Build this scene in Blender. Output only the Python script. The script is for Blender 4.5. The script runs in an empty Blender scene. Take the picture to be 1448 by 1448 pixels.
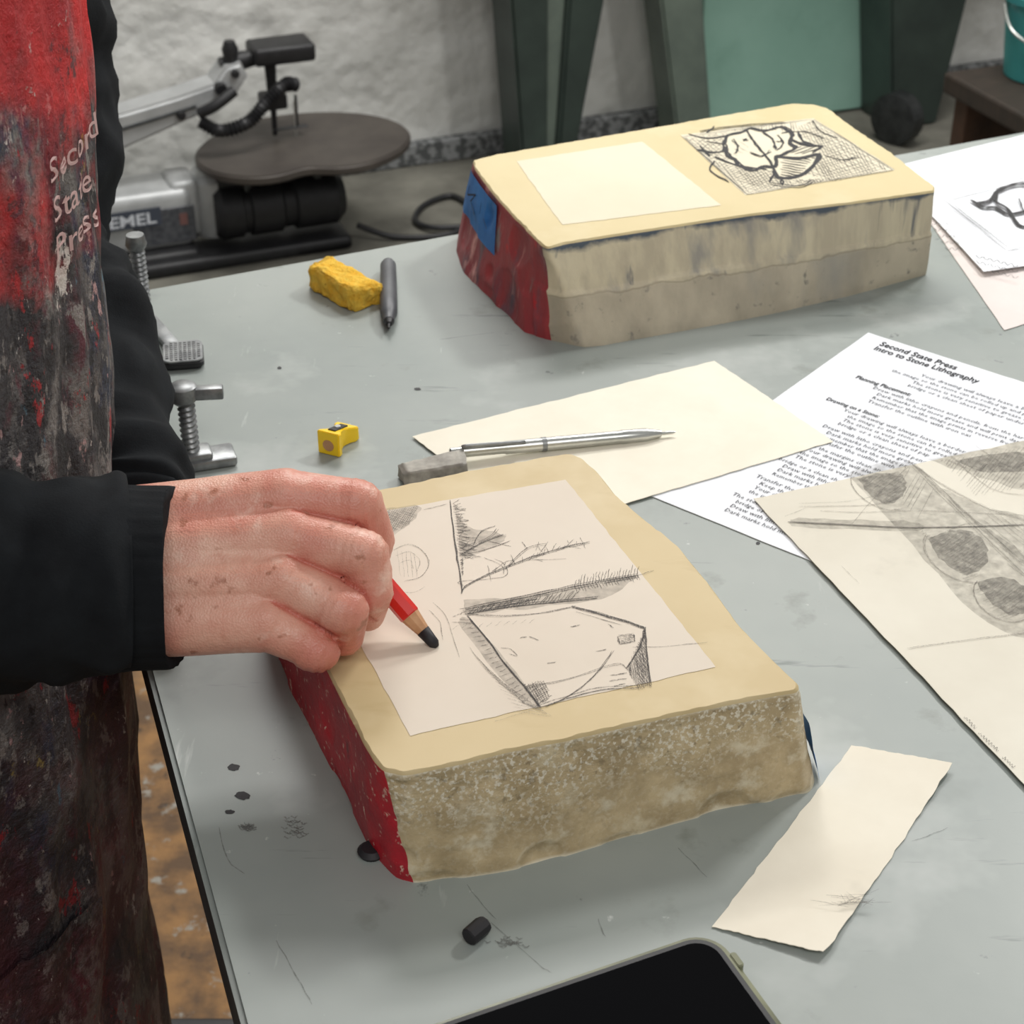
import bpy, bmesh, math, random
from mathutils import Vector, Matrix, noise
random.seed(7)
SC=bpy.context.scene
SC.view_settings.view_transform='Standard'
COL=SC.collection
TH=math.radians(32.5); S=math.sin(TH); C=math.cos(TH); F=2500.0; CH=1.45
TZ=0.90   # table top height
# survey helpers: intersect a sight line with a horizontal plane (z) or a vertical plane (y)
def G(px,py,z):
    u=(px-724)/F; v=(724-py)/F
    t=(CH-z)/(S-v*C)
    return Vector((u*t,(C+v*S)*t,z))
def Y(px,py,y):
    u=(px-724)/F; v=(724-py)/F
    t=y/(C+v*S)
    return Vector((u*t,y,CH+(-S+v*C)*t))
def lin(c):
    return tuple(((x/255)/12.92 if x/255<=0.04045 else ((x/255+0.055)/1.055)**2.4) for x in c)+(1,)
# ---------------------------------------------------------------- materials
def newmat(name):
    m=bpy.data.materials.new(name); m.use_nodes=True
    nt=m.node_tree; b=nt.nodes['Principled BSDF']
    return m,nt,b
def N(nt,t,**k):
    n=nt.nodes.new(t)
    for a,v in k.items(): setattr(n,a,v)
    return n
def noise_fac(nt,scale,detail=5,lo=.4,hi=.6,coord='Object',rough=.6,vec=None,stretch=None,rot=None):
    if vec is None:
        tc=N(nt,'ShaderNodeTexCoord'); vec=tc.outputs[coord]
    if stretch:
        mp=N(nt,'ShaderNodeMapping'); mp.inputs['Scale'].default_value=stretch
        if rot: mp.inputs['Rotation'].default_value=rot
        nt.links.new(vec,mp.inputs[0]); vec=mp.outputs[0]
    n=N(nt,'ShaderNodeTexNoise'); n.inputs['Scale'].default_value=scale; n.inputs['Detail'].default_value=detail; n.inputs['Roughness'].default_value=rough
    nt.links.new(vec,n.inputs['Vector'])
    r=N(nt,'ShaderNodeMapRange'); r.inputs[1].default_value=lo; r.inputs[2].default_value=hi
    nt.links.new(n.outputs[0],r.inputs[0])
    return r.outputs[0]
def mix(nt,fac,a,b):
    m=N(nt,'ShaderNodeMix',data_type='RGBA')
    for s,v in ((m.inputs[0],fac),(m.inputs[6],a),(m.inputs[7],b)):
        if isinstance(v,(tuple,float,int)): s.default_value=v
        else: nt.links.new(v,s)
    return m.outputs[2]
def math_(nt,op,a,b=0.0):
    m=N(nt,'ShaderNodeMath',operation=op)
    for s,v in ((m.inputs[0],a),(m.inputs[1],b)):
        if isinstance(v,(float,int)): s.default_value=v
        else: nt.links.new(v,s)
    return m.outputs[0]
def ramp(nt,x,lo,hi):
    r=N(nt,'ShaderNodeMapRange'); r.inputs[1].default_value=lo; r.inputs[2].default_value=hi; nt.links.new(x,r.inputs[0]); return r.outputs[0]
def bump(nt,b,h,strength=.3,dist=.002):
    n=N(nt,'ShaderNodeBump'); n.inputs['Strength'].default_value=strength; n.inputs['Distance'].default_value=dist
    nt.links.new(h,n.inputs['Height']); nt.links.new(n.outputs[0],b.inputs['Normal'])
def pm(name,c1,c2=None,scale=30,lo=.35,hi=.65,rough=.6,metal=0,bs=None,bst=.3,bd=.001,detail=5,layers=(),stretch=None,spec=None,sheen=0):
    m,nt,b=newmat(name)
    col=lin(c1)
    if c2: col=mix(nt,noise_fac(nt,scale,detail,lo,hi,stretch=stretch),lin(c1),lin(c2))
    for L_ in layers:
        (c,sc,l,h)=L_[:4]
        col=mix(nt,noise_fac(nt,sc,5,l,h,stretch=L_[4] if len(L_)>4 else None,rot=L_[5] if len(L_)>5 else None),col,lin(c))
    if isinstance(col,tuple): b.inputs['Base Color'].default_value=col
    else: nt.links.new(col,b.inputs['Base Color'])
    b.inputs['Roughness'].default_value=rough; b.inputs['Metallic'].default_value=metal
    if spec is not None: b.inputs['Specular IOR Level'].default_value=spec
    if sheen: b.inputs['Sheen Weight'].default_value=sheen
    if bs: bump(nt,b,noise_fac(nt,bs,6,0,1),bst,bd)
    return m
def inkmat(name,c,lo,hi,scale=1500,mx=1.0):
    m,nt,b=newmat(name)
    b.inputs['Base Color'].default_value=lin(c); b.inputs['Roughness'].default_value=.7
    nt.links.new(math_(nt,'MULTIPLY',noise_fac(nt,scale,2,lo,hi),mx),b.inputs['Alpha'])
    return m
M={}
M['table']=pm('table_paint',(154,160,155),(137,145,141),4,rough=.42,bs=120,bst=.12,bd=.0005,layers=[((172,177,173),7,.56,.72),((118,126,120),9,.60,.80),((184,188,184),60,.67,.75,(1,.12,1),(0,0,.5)),((102,108,106),50,.69,.74),((184,188,184),120,.70,.75),((112,120,116),70,.66,.73,(.12,1,1),(0,0,.3)),((122,128,120),24,.63,.78)])
M['tedge']=pm('table_edge_paint',(60,64,63),(36,38,38),20,rough=.5)
M['steel']=pm('dark_steel',(70,72,72),(50,52,52),40,rough=.45,metal=.6)
M['stonetop']=pm('stone_gum_border',(208,188,145),(198,177,132),6,rough=.5,bs=200,bst=.04,layers=[((217,200,162),9,.56,.78),((188,165,120),14,.60,.8,(1,3,1),(0,0,.35))],spec=.35)
M['stonetop2']=pm('stone_gum_border_light',(218,202,158),(210,193,146),6,rough=.55,layers=[((224,211,174),9,.56,.78)],spec=.35)
M['pale']=pm('stone_bare_surface',(224,213,197),(217,205,188),6,rough=.65,layers=[((208,196,177),3,.6,.9)],spec=.3)
M['pale2']=pm('stone_bare_surface_light',(230,222,198),(224,215,190),6,rough=.65,spec=.3)
m,nt,b=newmat('stone_chipped_side')
tc=N(nt,'ShaderNodeTexCoord'); sx=N(nt,'ShaderNodeSeparateXYZ'); nt.links.new(tc.outputs['Object'],sx.inputs[0])
c=mix(nt,noise_fac(nt,40,5,.38,.62),lin((198,178,140)),lin((170,150,114)))
c=mix(nt,noise_fac(nt,18,4,.54,.72),c,lin((152,134,102)))
c=mix(nt,noise_fac(nt,60,4,.56,.72),c,lin((212,197,164)))
zw=ramp(nt,math_(nt,'ADD',sx.outputs[2],math_(nt,'MULTIPLY',noise_fac(nt,30,4,.3,.7),.026)),.036,.056)
nzw=math_(nt,'SUBTRACT',1.0,zw)
sp=math_(nt,'MULTIPLY',noise_fac(nt,460,3,.52,.60),math_(nt,'ADD',math_(nt,'MULTIPLY',zw,.68),.08))
c=mix(nt,sp,c,lin((234,227,208)))
c=mix(nt,math_(nt,'MULTIPLY',noise_fac(nt,240,3,.58,.68),math_(nt,'ADD',math_(nt,'MULTIPLY',zw,.45),.2)),c,lin((122,106,78)))
rimn=noise_fac(nt,70,5,.54,.66)
c=mix(nt,math_(nt,'MULTIPLY',rimn,math_(nt,'MULTIPLY',nzw,.6)),c,lin((228,219,194)))
# relief shading put into the colour: scallop ridges lightened, hollows darkened by pointiness
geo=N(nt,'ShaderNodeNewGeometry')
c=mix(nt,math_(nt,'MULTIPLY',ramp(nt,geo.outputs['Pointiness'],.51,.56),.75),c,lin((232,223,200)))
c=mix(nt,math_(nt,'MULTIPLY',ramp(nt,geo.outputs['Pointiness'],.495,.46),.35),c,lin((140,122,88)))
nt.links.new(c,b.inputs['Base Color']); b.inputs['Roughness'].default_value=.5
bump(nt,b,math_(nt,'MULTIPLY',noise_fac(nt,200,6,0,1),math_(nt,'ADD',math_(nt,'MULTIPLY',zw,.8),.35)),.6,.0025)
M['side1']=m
m,nt,b=newmat('stone_sawn_side')
tc=N(nt,'ShaderNodeTexCoord'); sx=N(nt,'ShaderNodeSeparateXYZ'); nt.links.new(tc.outputs['Object'],sx.inputs[0])
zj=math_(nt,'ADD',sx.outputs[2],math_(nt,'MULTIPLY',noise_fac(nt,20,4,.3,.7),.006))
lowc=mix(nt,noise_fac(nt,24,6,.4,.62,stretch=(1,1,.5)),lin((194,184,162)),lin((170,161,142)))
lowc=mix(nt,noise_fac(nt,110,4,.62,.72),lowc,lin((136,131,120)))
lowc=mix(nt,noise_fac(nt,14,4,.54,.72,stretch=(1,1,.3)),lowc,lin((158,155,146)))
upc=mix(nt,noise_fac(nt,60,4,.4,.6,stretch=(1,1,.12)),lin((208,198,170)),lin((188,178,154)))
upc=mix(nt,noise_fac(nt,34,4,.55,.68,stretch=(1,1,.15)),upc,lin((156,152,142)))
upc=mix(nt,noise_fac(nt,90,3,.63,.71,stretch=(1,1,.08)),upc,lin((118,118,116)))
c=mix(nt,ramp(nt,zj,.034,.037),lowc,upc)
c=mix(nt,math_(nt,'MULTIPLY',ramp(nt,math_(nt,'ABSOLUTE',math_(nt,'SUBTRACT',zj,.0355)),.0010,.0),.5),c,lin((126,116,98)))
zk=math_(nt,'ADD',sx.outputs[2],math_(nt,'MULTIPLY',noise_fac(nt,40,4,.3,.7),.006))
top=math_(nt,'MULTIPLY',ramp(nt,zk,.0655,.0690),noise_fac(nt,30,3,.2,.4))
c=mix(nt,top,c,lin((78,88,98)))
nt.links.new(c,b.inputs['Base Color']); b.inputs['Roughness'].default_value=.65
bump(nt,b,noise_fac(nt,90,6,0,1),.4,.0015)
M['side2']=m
M['red']=pm('red_paint_side',(190,26,42),(146,20,36),30,rough=.45,bs=120,bst=.5,bd=.002,layers=[((222,186,166),200,.61,.67),((92,26,38),40,.62,.74)])
M['red2']=pm('red_paint_side_dark',(170,62,66),(128,48,56),18,rough=.5,bs=100,bst=.6,bd=.002,layers=[((82,80,92),26,.52,.64,(1,1,.2)),((214,156,148),60,.58,.68,(1,1,.2)),((200,30,40),36,.62,.7),((150,140,138),44,.62,.70,(1,1,.2))],stretch=(1,1,.3))
M['bluetape']=pm('blue_tape',(50,124,194),(34,104,174),60,rough=.6)
M['cream']=pm('cream_paper',(241,236,219),(235,229,211),20,rough=.8,bs=400,bst=.05)
M['white']=pm('white_paper',(238,240,244),(231,234,239),12,rough=.75)
M['sketchpaper']=pm('sketch_paper',(228,223,208),(218,212,196),8,rough=.8,layers=[((198,192,178),14,.58,.8)])
M['pinkpaper']=pm('old_paper',(226,216,211),(216,206,201),10,rough=.8)
M['strip']=pm('scrap_paper',(238,231,214),(229,221,203),14,rough=.8,layers=[((182,176,162),9,.62,.85)])
M['graphite']=inkmat('graphite_line',(68,64,62),.32,.60,1800,.92)
M['faint']=inkmat('faint_graphite',(126,120,112),.32,.75,1500,.9)
M['litho']=inkmat('litho_crayon',(26,25,28),.15,.34)
M['smudge']=inkmat('graphite_smudge',(112,114,110),.2,.8,300,.75)
M['shade']=inkmat('graphite_shading',(98,94,88),.15,.85,220,.66)
M['shadelight']=inkmat('light_graphite_shading',(116,112,104),.15,.8,160,.40)
M['print']=pm('toner',(34,36,42),rough=.8)
M['printgrey']=pm('grey_toner',(70,72,78),rough=.8)
M['yellowplastic']=pm('yellow_plastic',(255,214,34),rough=.32)
M['sponge']=pm('yellow_sponge',(255,212,84),(255,194,52),160,rough=.95,bs=420,bst=.9,bd=.004,layers=[((214,154,34),380,.62,.68)])
M['pen']=pm('grey_pen_plastic',(86,88,92),(70,72,76),60,rough=.45)
M['black']=pm('black_plastic',(24,24,26),(34,34,36),60,rough=.5)
M['rubber']=pm('grey_eraser',(188,184,174),(128,124,118),50,rough=.85,bs=200,bst=.5)
M['silver']=pm('silver_metal',(205,206,202),(184,186,182),50,rough=.28,metal=.85)
M['clampm']=pm('zinc_metal',(156,158,158),(112,114,116),70,rough=.38,metal=.6)
M['screen']=pm('phone_glass',(4,4,6),rough=.05,spec=.14)
M['case']=pm('clear_case',(136,138,110),(104,106,84),40,rough=.22)
M['redpencil']=pm('red_lacquer',(206,36,28),rough=.3)
M['wood']=pm('cut_wood',(204,158,118),(176,128,88),80,rough=.7)
M['lead']=pm('black_crayon',(26,24,28),rough=.6)
M['hoodie']=pm('black_fabric',(17,19,22),(26,29,32),40,rough=.95,bs=900,bst=.3,spec=.25)
M['jeans']=pm('dark_trousers',(30,32,42),(22,24,30),30,rough=.95)
M['hair']=pm('grey_hair',(110,96,84),(80,70,60),80,rough=.8,bs=300,bst=.6)
M['shoe']=pm('black_leather',(20,19,19),(32,30,29),60,rough=.5)
# skin
m,nt,b=newmat('skin')
at=N(nt,'ShaderNodeAttribute'); at.attribute_name='flush_crease_shade'
c=mix(nt,noise_fac(nt,45,5,.36,.64),lin((234,186,164)),lin((220,160,138)))
c=mix(nt,math_(nt,'MULTIPLY',noise_fac(nt,22,3,.44,.66),.85),c,lin((208,130,112)))
c=mix(nt,math_(nt,'MULTIPLY',at.outputs['Fac'],.95),c,lin((192,98,82)))
c=mix(nt,math_(nt,'MULTIPLY',noise_fac(nt,160,3,.56,.72),.4),c,lin((196,124,100)))
c=mix(nt,math_(nt,'MULTIPLY',noise_fac(nt,60,4,.58,.78),.85),c,lin((242,208,190)))
c=mix(nt,math_(nt,'MULTIPLY',noise_fac(nt,100,2,.64,.70),.75),c,lin((166,104,78)))
nt.links.new(c,b.inputs['Base Color']); b.inputs['Roughness'].default_value=.42
b.inputs['Subsurface Weight'].default_value=.06; b.inputs['Subsurface Radius'].default_value=(.003,.001,.0008); b.inputs['Subsurface Scale'].default_value=.4
vo=N(nt,'ShaderNodeTexVoronoi'); vo.inputs['Scale'].default_value=1000; tc=N(nt,'ShaderNodeTexCoord'); nt.links.new(tc.outputs['Object'],vo.inputs['Vector'])
h=math_(nt,'ADD',vo.outputs[0],math_(nt,'MULTIPLY',noise_fac(nt,110,4,0,1,stretch=(.3,1,1)),2.4))
bump(nt,b,h,.26,.0008)
M['skin']=m
# apron : red bib fading to paint-stained grey
m,nt,b=newmat('paint_stained_canvas')
geo=N(nt,'ShaderNodeNewGeometry'); sx=N(nt,'ShaderNodeSeparateXYZ'); nt.links.new(geo.outputs['Position'],sx.inputs[0])
pos=geo.outputs['Position']
nz=noise_fac(nt,14,6,.3,.7,vec=pos)
hz=math_(nt,'ADD',sx.outputs[2],math_(nt,'MULTIPLY',nz,.12))
mr=ramp(nt,hz,1.195,1.25)
grey=mix(nt,noise_fac(nt,22,6,.44,.56,vec=pos,stretch=(1,1,.45)),lin((62,58,61)),lin((122,117,113)))
for c_,sc,l,h_ in (((112,30,42),9,.56,.64),((44,41,46),20,.51,.57),((88,32,46),17,.56,.61),((40,46,68),13,.56,.61),((158,140,70),24,.62,.65),((80,110,124),36,.63,.66),((32,28,32),11,.54,.59),((154,148,142),30,.57,.61),((218,210,202),42,.64,.66),((186,148,146),90,.63,.66),((216,206,198),140,.65,.67),((164,32,38),50,.61,.64),((26,24,28),70,.60,.63),((126,120,116),120,.58,.61)):
    grey=mix(nt,noise_fac(nt,sc,8,l,h_,vec=pos,stretch=(1,1,.5),rough=.7),grey,lin(c_))
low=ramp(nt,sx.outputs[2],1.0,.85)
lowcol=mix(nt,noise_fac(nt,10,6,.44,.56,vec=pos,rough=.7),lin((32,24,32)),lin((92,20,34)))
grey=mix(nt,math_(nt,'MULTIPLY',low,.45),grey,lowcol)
redc=mix(nt,noise_fac(nt,12,5,.4,.62,vec=pos),lin((220,28,30)),lin((170,20,28)))
redc=mix(nt,noise_fac(nt,34,6,.58,.63,vec=pos,rough=.7),redc,lin((108,26,34)))
redc=mix(nt,noise_fac(nt,60,6,.67,.69,vec=pos,rough=.7),redc,lin((206,170,164)))
c=mix(nt,mr,grey,redc)
nt.links.new(c,b.inputs['Base Color']); b.inputs['Roughness'].default_value=.6
bump(nt,b,math_(nt,'ADD',noise_fac(nt,60,7,0,1,vec=pos,rough=.7),math_(nt,'MULTIPLY',noise_fac(nt,200,5,0,1,vec=pos),.5)),1.0,.006)
M['apron']=m
M['aprontext']=inkmat('worn_white_print',(200,166,162),.05,.32,420,.92)
m,nt,b=newmat('white_painted_masonry')
hh=math_(nt,'ADD',math_(nt,'MULTIPLY',noise_fac(nt,5,3,0,1,rough=.45),1.8),math_(nt,'MULTIPLY',noise_fac(nt,45,4,0,1),.10))
c=mix(nt,noise_fac(nt,5,5,.4,.7),lin((232,232,227)),lin((214,214,208)))
c=mix(nt,noise_fac(nt,2.5,5,.58,.78),c,lin((192,190,182)))
nt.links.new(c,b.inputs['Base Color']); b.inputs['Roughness'].default_value=.6
bump(nt,b,hh,.5,.06)
M['wall']=m
m,nt,b=newmat('stained_concrete')
geo=N(nt,'ShaderNodeNewGeometry'); sx=N(nt,'ShaderNodeSeparateXYZ'); nt.links.new(geo.outputs['Position'],sx.inputs[0]); pos=geo.outputs['Position']
g1=mix(nt,noise_fac(nt,6,6,.35,.65,vec=pos),lin((122,120,110)),lin((90,88,80)))
g2=mix(nt,noise_fac(nt,14,6,.4,.6,vec=pos),lin((152,112,66)),lin((94,70,46)))
g2=mix(nt,noise_fac(nt,30,6,.6,.66,vec=pos),g2,lin((150,146,136)))
g2=mix(nt,noise_fac(nt,22,6,.6,.68,vec=pos),g2,lin((40,34,30)))
mr=ramp(nt,math_(nt,'ADD',sx.outputs[1],noise_fac(nt,3,4,.3,.9,vec=pos)),2.2,2.9)
nt.links.new(mix(nt,mr,g2,g1),b.inputs['Base Color']); b.inputs['Roughness'].default_value=.7
bump(nt,b,noise_fac(nt,40,6,0,1,vec=pos),.4,.004)
M['floor']=m
M['green']=pm('dark_green_enamel',(58,70,64),(48,58,54),12,rough=.4)
M['green2']=pm('grey_green_enamel',(112,124,113),(96,107,99),12,rough=.45)
M['teal']=pm('turquoise_enamel',(158,198,182),(146,187,171),5,rough=.45,layers=[((132,172,156),7,.6,.8)])
M['teal2']=pm('turquoise_plastic',(60,140,138),(48,122,124),9,rough=.4)
M['brownwood']=pm('dark_brown_wood',(62,52,44),(46,40,34),18,rough=.6,stretch=(1,8,1))
M['legwood']=pm('brown_wood',(80,56,40),(62,44,32),18,rough=.6)
M['sawgrey']=pm('saw_grey_metal',(186,188,188),(168,170,170),20,rough=.4,metal=.2)
M['sawtable']=pm('saw_table_metal',(84,78,72),(70,64,60),12,rough=.5,metal=.2)
M['label']=pm('saw_label',(58,60,66),(88,90,94),120,rough=.4)
M['labelw']=pm('label_white',(214,218,224),rough=.5)
M['labelblue']=pm('label_dark_slate',(66,72,84),rough=.5)
M['labelred']=pm('label_red',(120,84,80),rough=.5)
M['base']=pm('grey_baseboard',(140,142,142),(84,86,86),60,lo=.45,hi=.55,rough=.7)
# ---------------------------------------------------------------- object helpers
def setp(o,parent):
    o.parent=parent; o.matrix_parent_inverse=parent.matrix_basis.inverted()
def mk(name,verts,faces,mat,parent=None,label=None,cat=None,smooth=True,mats=None,fm=None,local=False,recenter=True,kind=None,group=None,auto=None):
    me=bpy.data.meshes.new(name)
    vs=[Vector(v) for v in verts]
    c=Vector((0,0,0))
    if recenter and not local and vs:
        xs=[v.x for v in vs]; ys=[v.y for v in vs]; zs=[v.z for v in vs]
        c=Vector(((min(xs)+max(xs))/2,(min(ys)+max(ys))/2,min(zs)))
    me.from_pydata([v-c for v in vs],[],faces); me.update()
    if mats:
        for k in mats: me.materials.append(M[k])
    else: me.materials.append(M[mat])
    if fm:
        for p,i in zip(me.polygons,fm): p.material_index=i
    if smooth:
        me.shade_smooth()
        if auto:
            me.set_sharp_from_angle(angle=math.radians(auto))
        for p in me.polygons:
            if len(p.vertices)>60: p.use_smooth=False
    o=bpy.data.objects.new(name,me); COL.objects.link(o); o.location=c
    if parent:
        if local: o.parent=parent
        else: setp(o,parent)
    if label: o['label']=label
    if cat: o['category']=cat
    if kind: o['kind']=kind
    if group: o['group']=group
    return o
def empty(name,loc,label,cat,rot=0):
    o=bpy.data.objects.new(name,None); COL.objects.link(o); o.location=loc; o.rotation_euler=(0,0,rot); o.empty_display_size=.05
    o['label']=label; o['category']=cat
    return o
def bm_out(bm):
    bm.verts.ensure_lookup_table(); bm.verts.index_update()
    v=[x.co.copy() for x in bm.verts]; f=[[q.index for q in p.verts] for p in bm.faces]
    bm.free(); return v,f
def box(a,b,bev=.002,seg=2,mat4=None,taper=None):
    bm=bmesh.new(); bmesh.ops.create_cube(bm,size=1)
    a=Vector(a);b=Vector(b)
    for v in bm.verts:
        v.co=Vector(((a[i]+b[i])/2+v.co[i]*(b[i]-a[i]) for i in range(3)))
    if bev: bmesh.ops.bevel(bm,geom=bm.edges[:],offset=bev,segments=seg,affect='EDGES',profile=.5)
    if mat4: bmesh.ops.transform(bm,matrix=mat4,verts=bm.verts)
    return bm_out(bm)
def merge(parts):
    V=[];Fc=[]
    for v,f in parts:
        o=len(V); V+=list(v); Fc+=[[i+o for i in q] for q in f]
    return V,Fc
def frame(d):
    d=d.normalized(); a=Vector((0,0,1)) if abs(d.z)<.9 else Vector((1,0,0))
    x=d.cross(a).normalized(); return x,d.cross(x).normalized()
def lathe(p0,p1,prof,seg=24):
    p0=Vector(p0);p1=Vector(p1); ax=p1-p0; x,y=frame(ax)
    V=[];Fc=[]
    for t,r in prof:
        for i in range(seg):
            a=2*math.pi*i/seg; V.append(p0+ax*t+(x*math.cos(a)+y*math.sin(a))*r)
    for k in range(len(prof)-1):
        for i in range(seg):
            j=(i+1)%seg; Fc.append([k*seg+i,k*seg+j,(k+1)*seg+j,(k+1)*seg+i])
    Fc.append(list(range(seg))[::-1]); Fc.append([ (len(prof)-1)*seg+i for i in range(seg)])
    return V,Fc
def cr(P,n):
    out=[]
    for i in range(len(P)-1):
        a=P[max(i-1,0)];b=P[i];c=P[i+1];d=P[min(i+2,len(P)-1)]
        for k in range(n):
            t=k/n
            out.append(.5*((2*b)+(c-a)*t+(2*a-5*b+4*c-d)*t*t+(3*b-a-3*c+d)*t*t*t))
    out.append(P[-1]*1.0); return out
def tube(pts,radii,seg=20,sub=6,disp=None,lip=0,squash=None):
    P=cr([Vector(p) for p in pts],sub); R=cr([float(r) for r in radii],sub)
    V=[];Fc=[]; rows=[]
    up=None
    for i,p in enumerate(P):
        d=(P[min(i+1,len(P)-1)]-P[max(i-1,0)]).normalized()
        if up is None: x,y=frame(d)
        else:
            x=(up-d*up.dot(d)).normalized(); y=d.cross(x)
        up=x
        rows.append((p,x,y,R[i]))
    if lip:
        p,x,y,r=rows[-1]; p2,_,_,_=rows[-3]
        rows.append((p*.97+p2*.03,x,y,r*.9)); rows.append((p2,x,y,r*.86))
    for k,(p,x,y,r) in enumerate(rows):
        for i in range(seg):
            a=2*math.pi*i/seg; q=p+(x*math.cos(a)+y*math.sin(a))*r
            if squash: q.y=p.y+(q.y-p.y)*squash
            if disp and not (lip and k>=len(rows)-2): 
                q=q+(q-p).normalized()*disp(q,k/len(rows),a)
            V.append(q)
    for k in range(len(rows)-1):
        for i in range(seg):
            j=(i+1)%seg; Fc.append([k*seg+i,k*seg+j,(k+1)*seg+j,(k+1)*seg+i])
    Fc.append(list(range(seg))[::-1]); Fc.append([(len(rows)-1)*seg+i for i in range(seg)])
    return V,Fc
class Ink:
    def __init__(s): s.V=[]; s.F=[]
    def line(s,P,w,jit=0):
        P=[Vector(p) for p in P]
        n=len(P)
        L=[]
        for i,p in enumerate(P):
            d=(P[min(i+1,n-1)]-P[max(i-1,0)]); d.z=0
            if d.length<1e-9: d=Vector((1,0,0))
            d.normalize(); q=Vector((-d.y,d.x,0))
            ww=w*(.6+.8*random.random())/2
            if i in (0,n-1): ww*=.5
            j=Vector((random.gauss(0,jit),random.gauss(0,jit),0))
            L.append((p+j+q*ww,p+j-q*ww))
        o=len(s.V)
        for a,b in L: s.V+= [a,b]
        for i in range(n-1): s.F.append([o+2*i,o+2*i+1,o+2*i+3,o+2*i+2])
    def px(s,pts,w=.5,z=.96,sub=4,jit=.15,rep=1):
        P=cr([Vector((a,b,0)) for a,b in pts],sub) if len(pts)>2 else [Vector((pts[0][0]+(pts[1][0]-pts[0][0])*k/5,pts[0][1]+(pts[1][1]-pts[0][1])*k/5,0)) for k in range(6)]
        for r in range(rep):
            ox,oy=(random.gauss(0,1.3),random.gauss(0,1.3)) if r else (0,0)
            s.line([G(p.x+ox,p.y+oy,z+random.random()*.0001) for p in P],w/1000,jit/1000)
    def hatch(s,poly,ang,sp,w=.4,z=.96,skip=.0,wob=2):
        ca,sa=math.cos(math.radians(ang)),math.sin(math.radians(ang))
        R=[(x*ca+y*sa,-x*sa+y*ca) for x,y in poly]
        t=min(r[1] for r in R)+sp*.5; mx=max(r[1] for r in R)
        while t<mx:
            xs=[]
            for i in range(len(R)):
                a=R[i];b_=R[(i+1)%len(R)]
                if (a[1]<=t)!=(b_[1]<=t): xs.append(a[0]+(t-a[1])/(b_[1]-a[1])*(b_[0]-a[0]))
            xs.sort()
            for i in range(0,len(xs)-1,2):
                if random.random()<skip: continue
                u0,u1=xs[i]+random.uniform(-wob,wob),xs[i+1]+random.uniform(-wob,wob)
                pts=[]
                for k in range(4):
                    u=u0+(u1-u0)*k/3; tt=t+random.uniform(-wob,wob)*.3
                    pts.append((u*ca-tt*sa,u*sa+tt*ca))
                s.px(pts,w,z,sub=1,jit=.05)
            t+=sp*random.uniform(.8,1.2)
    def blob(s,cx,cy,rx,ry,z,n=18,rot=0,jit=.15):
        o=len(s.V)
        for i in range(n):
            a=2*math.pi*i/n; r=1+random.uniform(-jit,jit)
            x=rx*r*math.cos(a); y=ry*r*math.sin(a)
            s.V.append(G(cx+x*math.cos(rot)-y*math.sin(rot),cy+x*math.sin(rot)+y*math.cos(rot),z))
        s.F.append([o+i for i in range(n)][::-1])
    def poly(s,pts,z):
        o=len(s.V); P=cr([Vector((a,b,0)) for a,b in pts+[pts[0]]],5)[:-1]
        for p in P: s.V.append(G(p.x+random.gauss(0,1),p.y+random.gauss(0,1),z))
        s.F.append([o+i for i in range(len(P))][::-1])
    def make(s,name,mat,parent,label=None):
        return mk(name,s.V,s.F,mat,parent=parent,label=label,smooth=False)
def textmesh(body,extr=0.0,bold=0.0,res=3):
    cu=bpy.data.curves.new('t','FONT'); cu.body=body; cu.size=1; cu.offset=bold; cu.resolution_u=res
    ob=bpy.data.objects.new('t',cu); COL.objects.link(ob)
    dg=bpy.context.evaluated_depsgraph_get()
    me=bpy.data.meshes.new_from_object(ob.evaluated_get(dg))
    V=[v.co.copy() for v in me.vertices]; Fc=[list(p.vertices) for p in me.polygons]
    bpy.data.objects.remove(ob); bpy.data.meshes.remove(me)
    return V,Fc
def quadpaper(name,cs,z,mat,label,cat='paper',n=30,jit=.00015,dz=None,group=None,thick=.0004):
    V=[];Fc=[]
    A,B,Cc,D=[Vector((c[0],c[1],0)) for c in cs]
    for j in range(n+1):
        for i in range(n+1):
            u=i/n;v=j/n
            p=A.lerp(B,u).lerp(D.lerp(Cc,u),v)
            if i in(0,n) or j in(0,n):
                p+=Vector((noise.noise(p*300),noise.noise(p*300+Vector((9,9,9))),0))*jit*3
            p.z=z+(dz(u,v) if dz else 0)
            V.append(p)
    m_=len(V); V+=[p-Vector((0,0,thick)) for p in V]
    for j in range(n):
        for i in range(n):
            a=j*(n+1)+i; Fc.append([a,a+n+1,a+n+2,a+1]); Fc.append([m_+a,m_+a+1,m_+a+n+2,m_+a+n+1])
    bd=[(i) for i in range(n+1)]+[ (j+1)*(n+1)+n for j in range(n)]+[n*(n+1)+i for i in range(n-1,-1,-1)]+[j*(n+1) for j in range(n-1,0,-1)]
    for k in range(len(bd)):
        a=bd[k];b_=bd[(k+1)%len(bd)]; Fc.append([a,b_,m_+b_,m_+a])
    o=mk(name,V,Fc,mat,label=label,cat=cat,group=group)
    bm=bmesh.new(); bm.from_mesh(o.data); bmesh.ops.recalc_face_normals(bm,faces=bm.faces); bm.to_mesh(o.data); bm.free()
    o.data.shade_smooth(); o.data.set_sharp_from_angle(angle=math.radians(40))
    return o
# ---------------------------------------------------------------- camera
cam=bpy.data.cameras.new('camera'); co=bpy.data.objects.new('camera',cam); COL.objects.link(co)
co.location=(0,0,CH); co.rotation_euler=(math.radians(57.5),0,0)
cam.sensor_width=36; cam.lens=36*F/1448; cam.clip_start=.02; cam.clip_end=50
cam.dof.use_dof=True; cam.dof.focus_distance=.86; cam.dof.aperture_fstop=24
SC.camera=co
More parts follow.
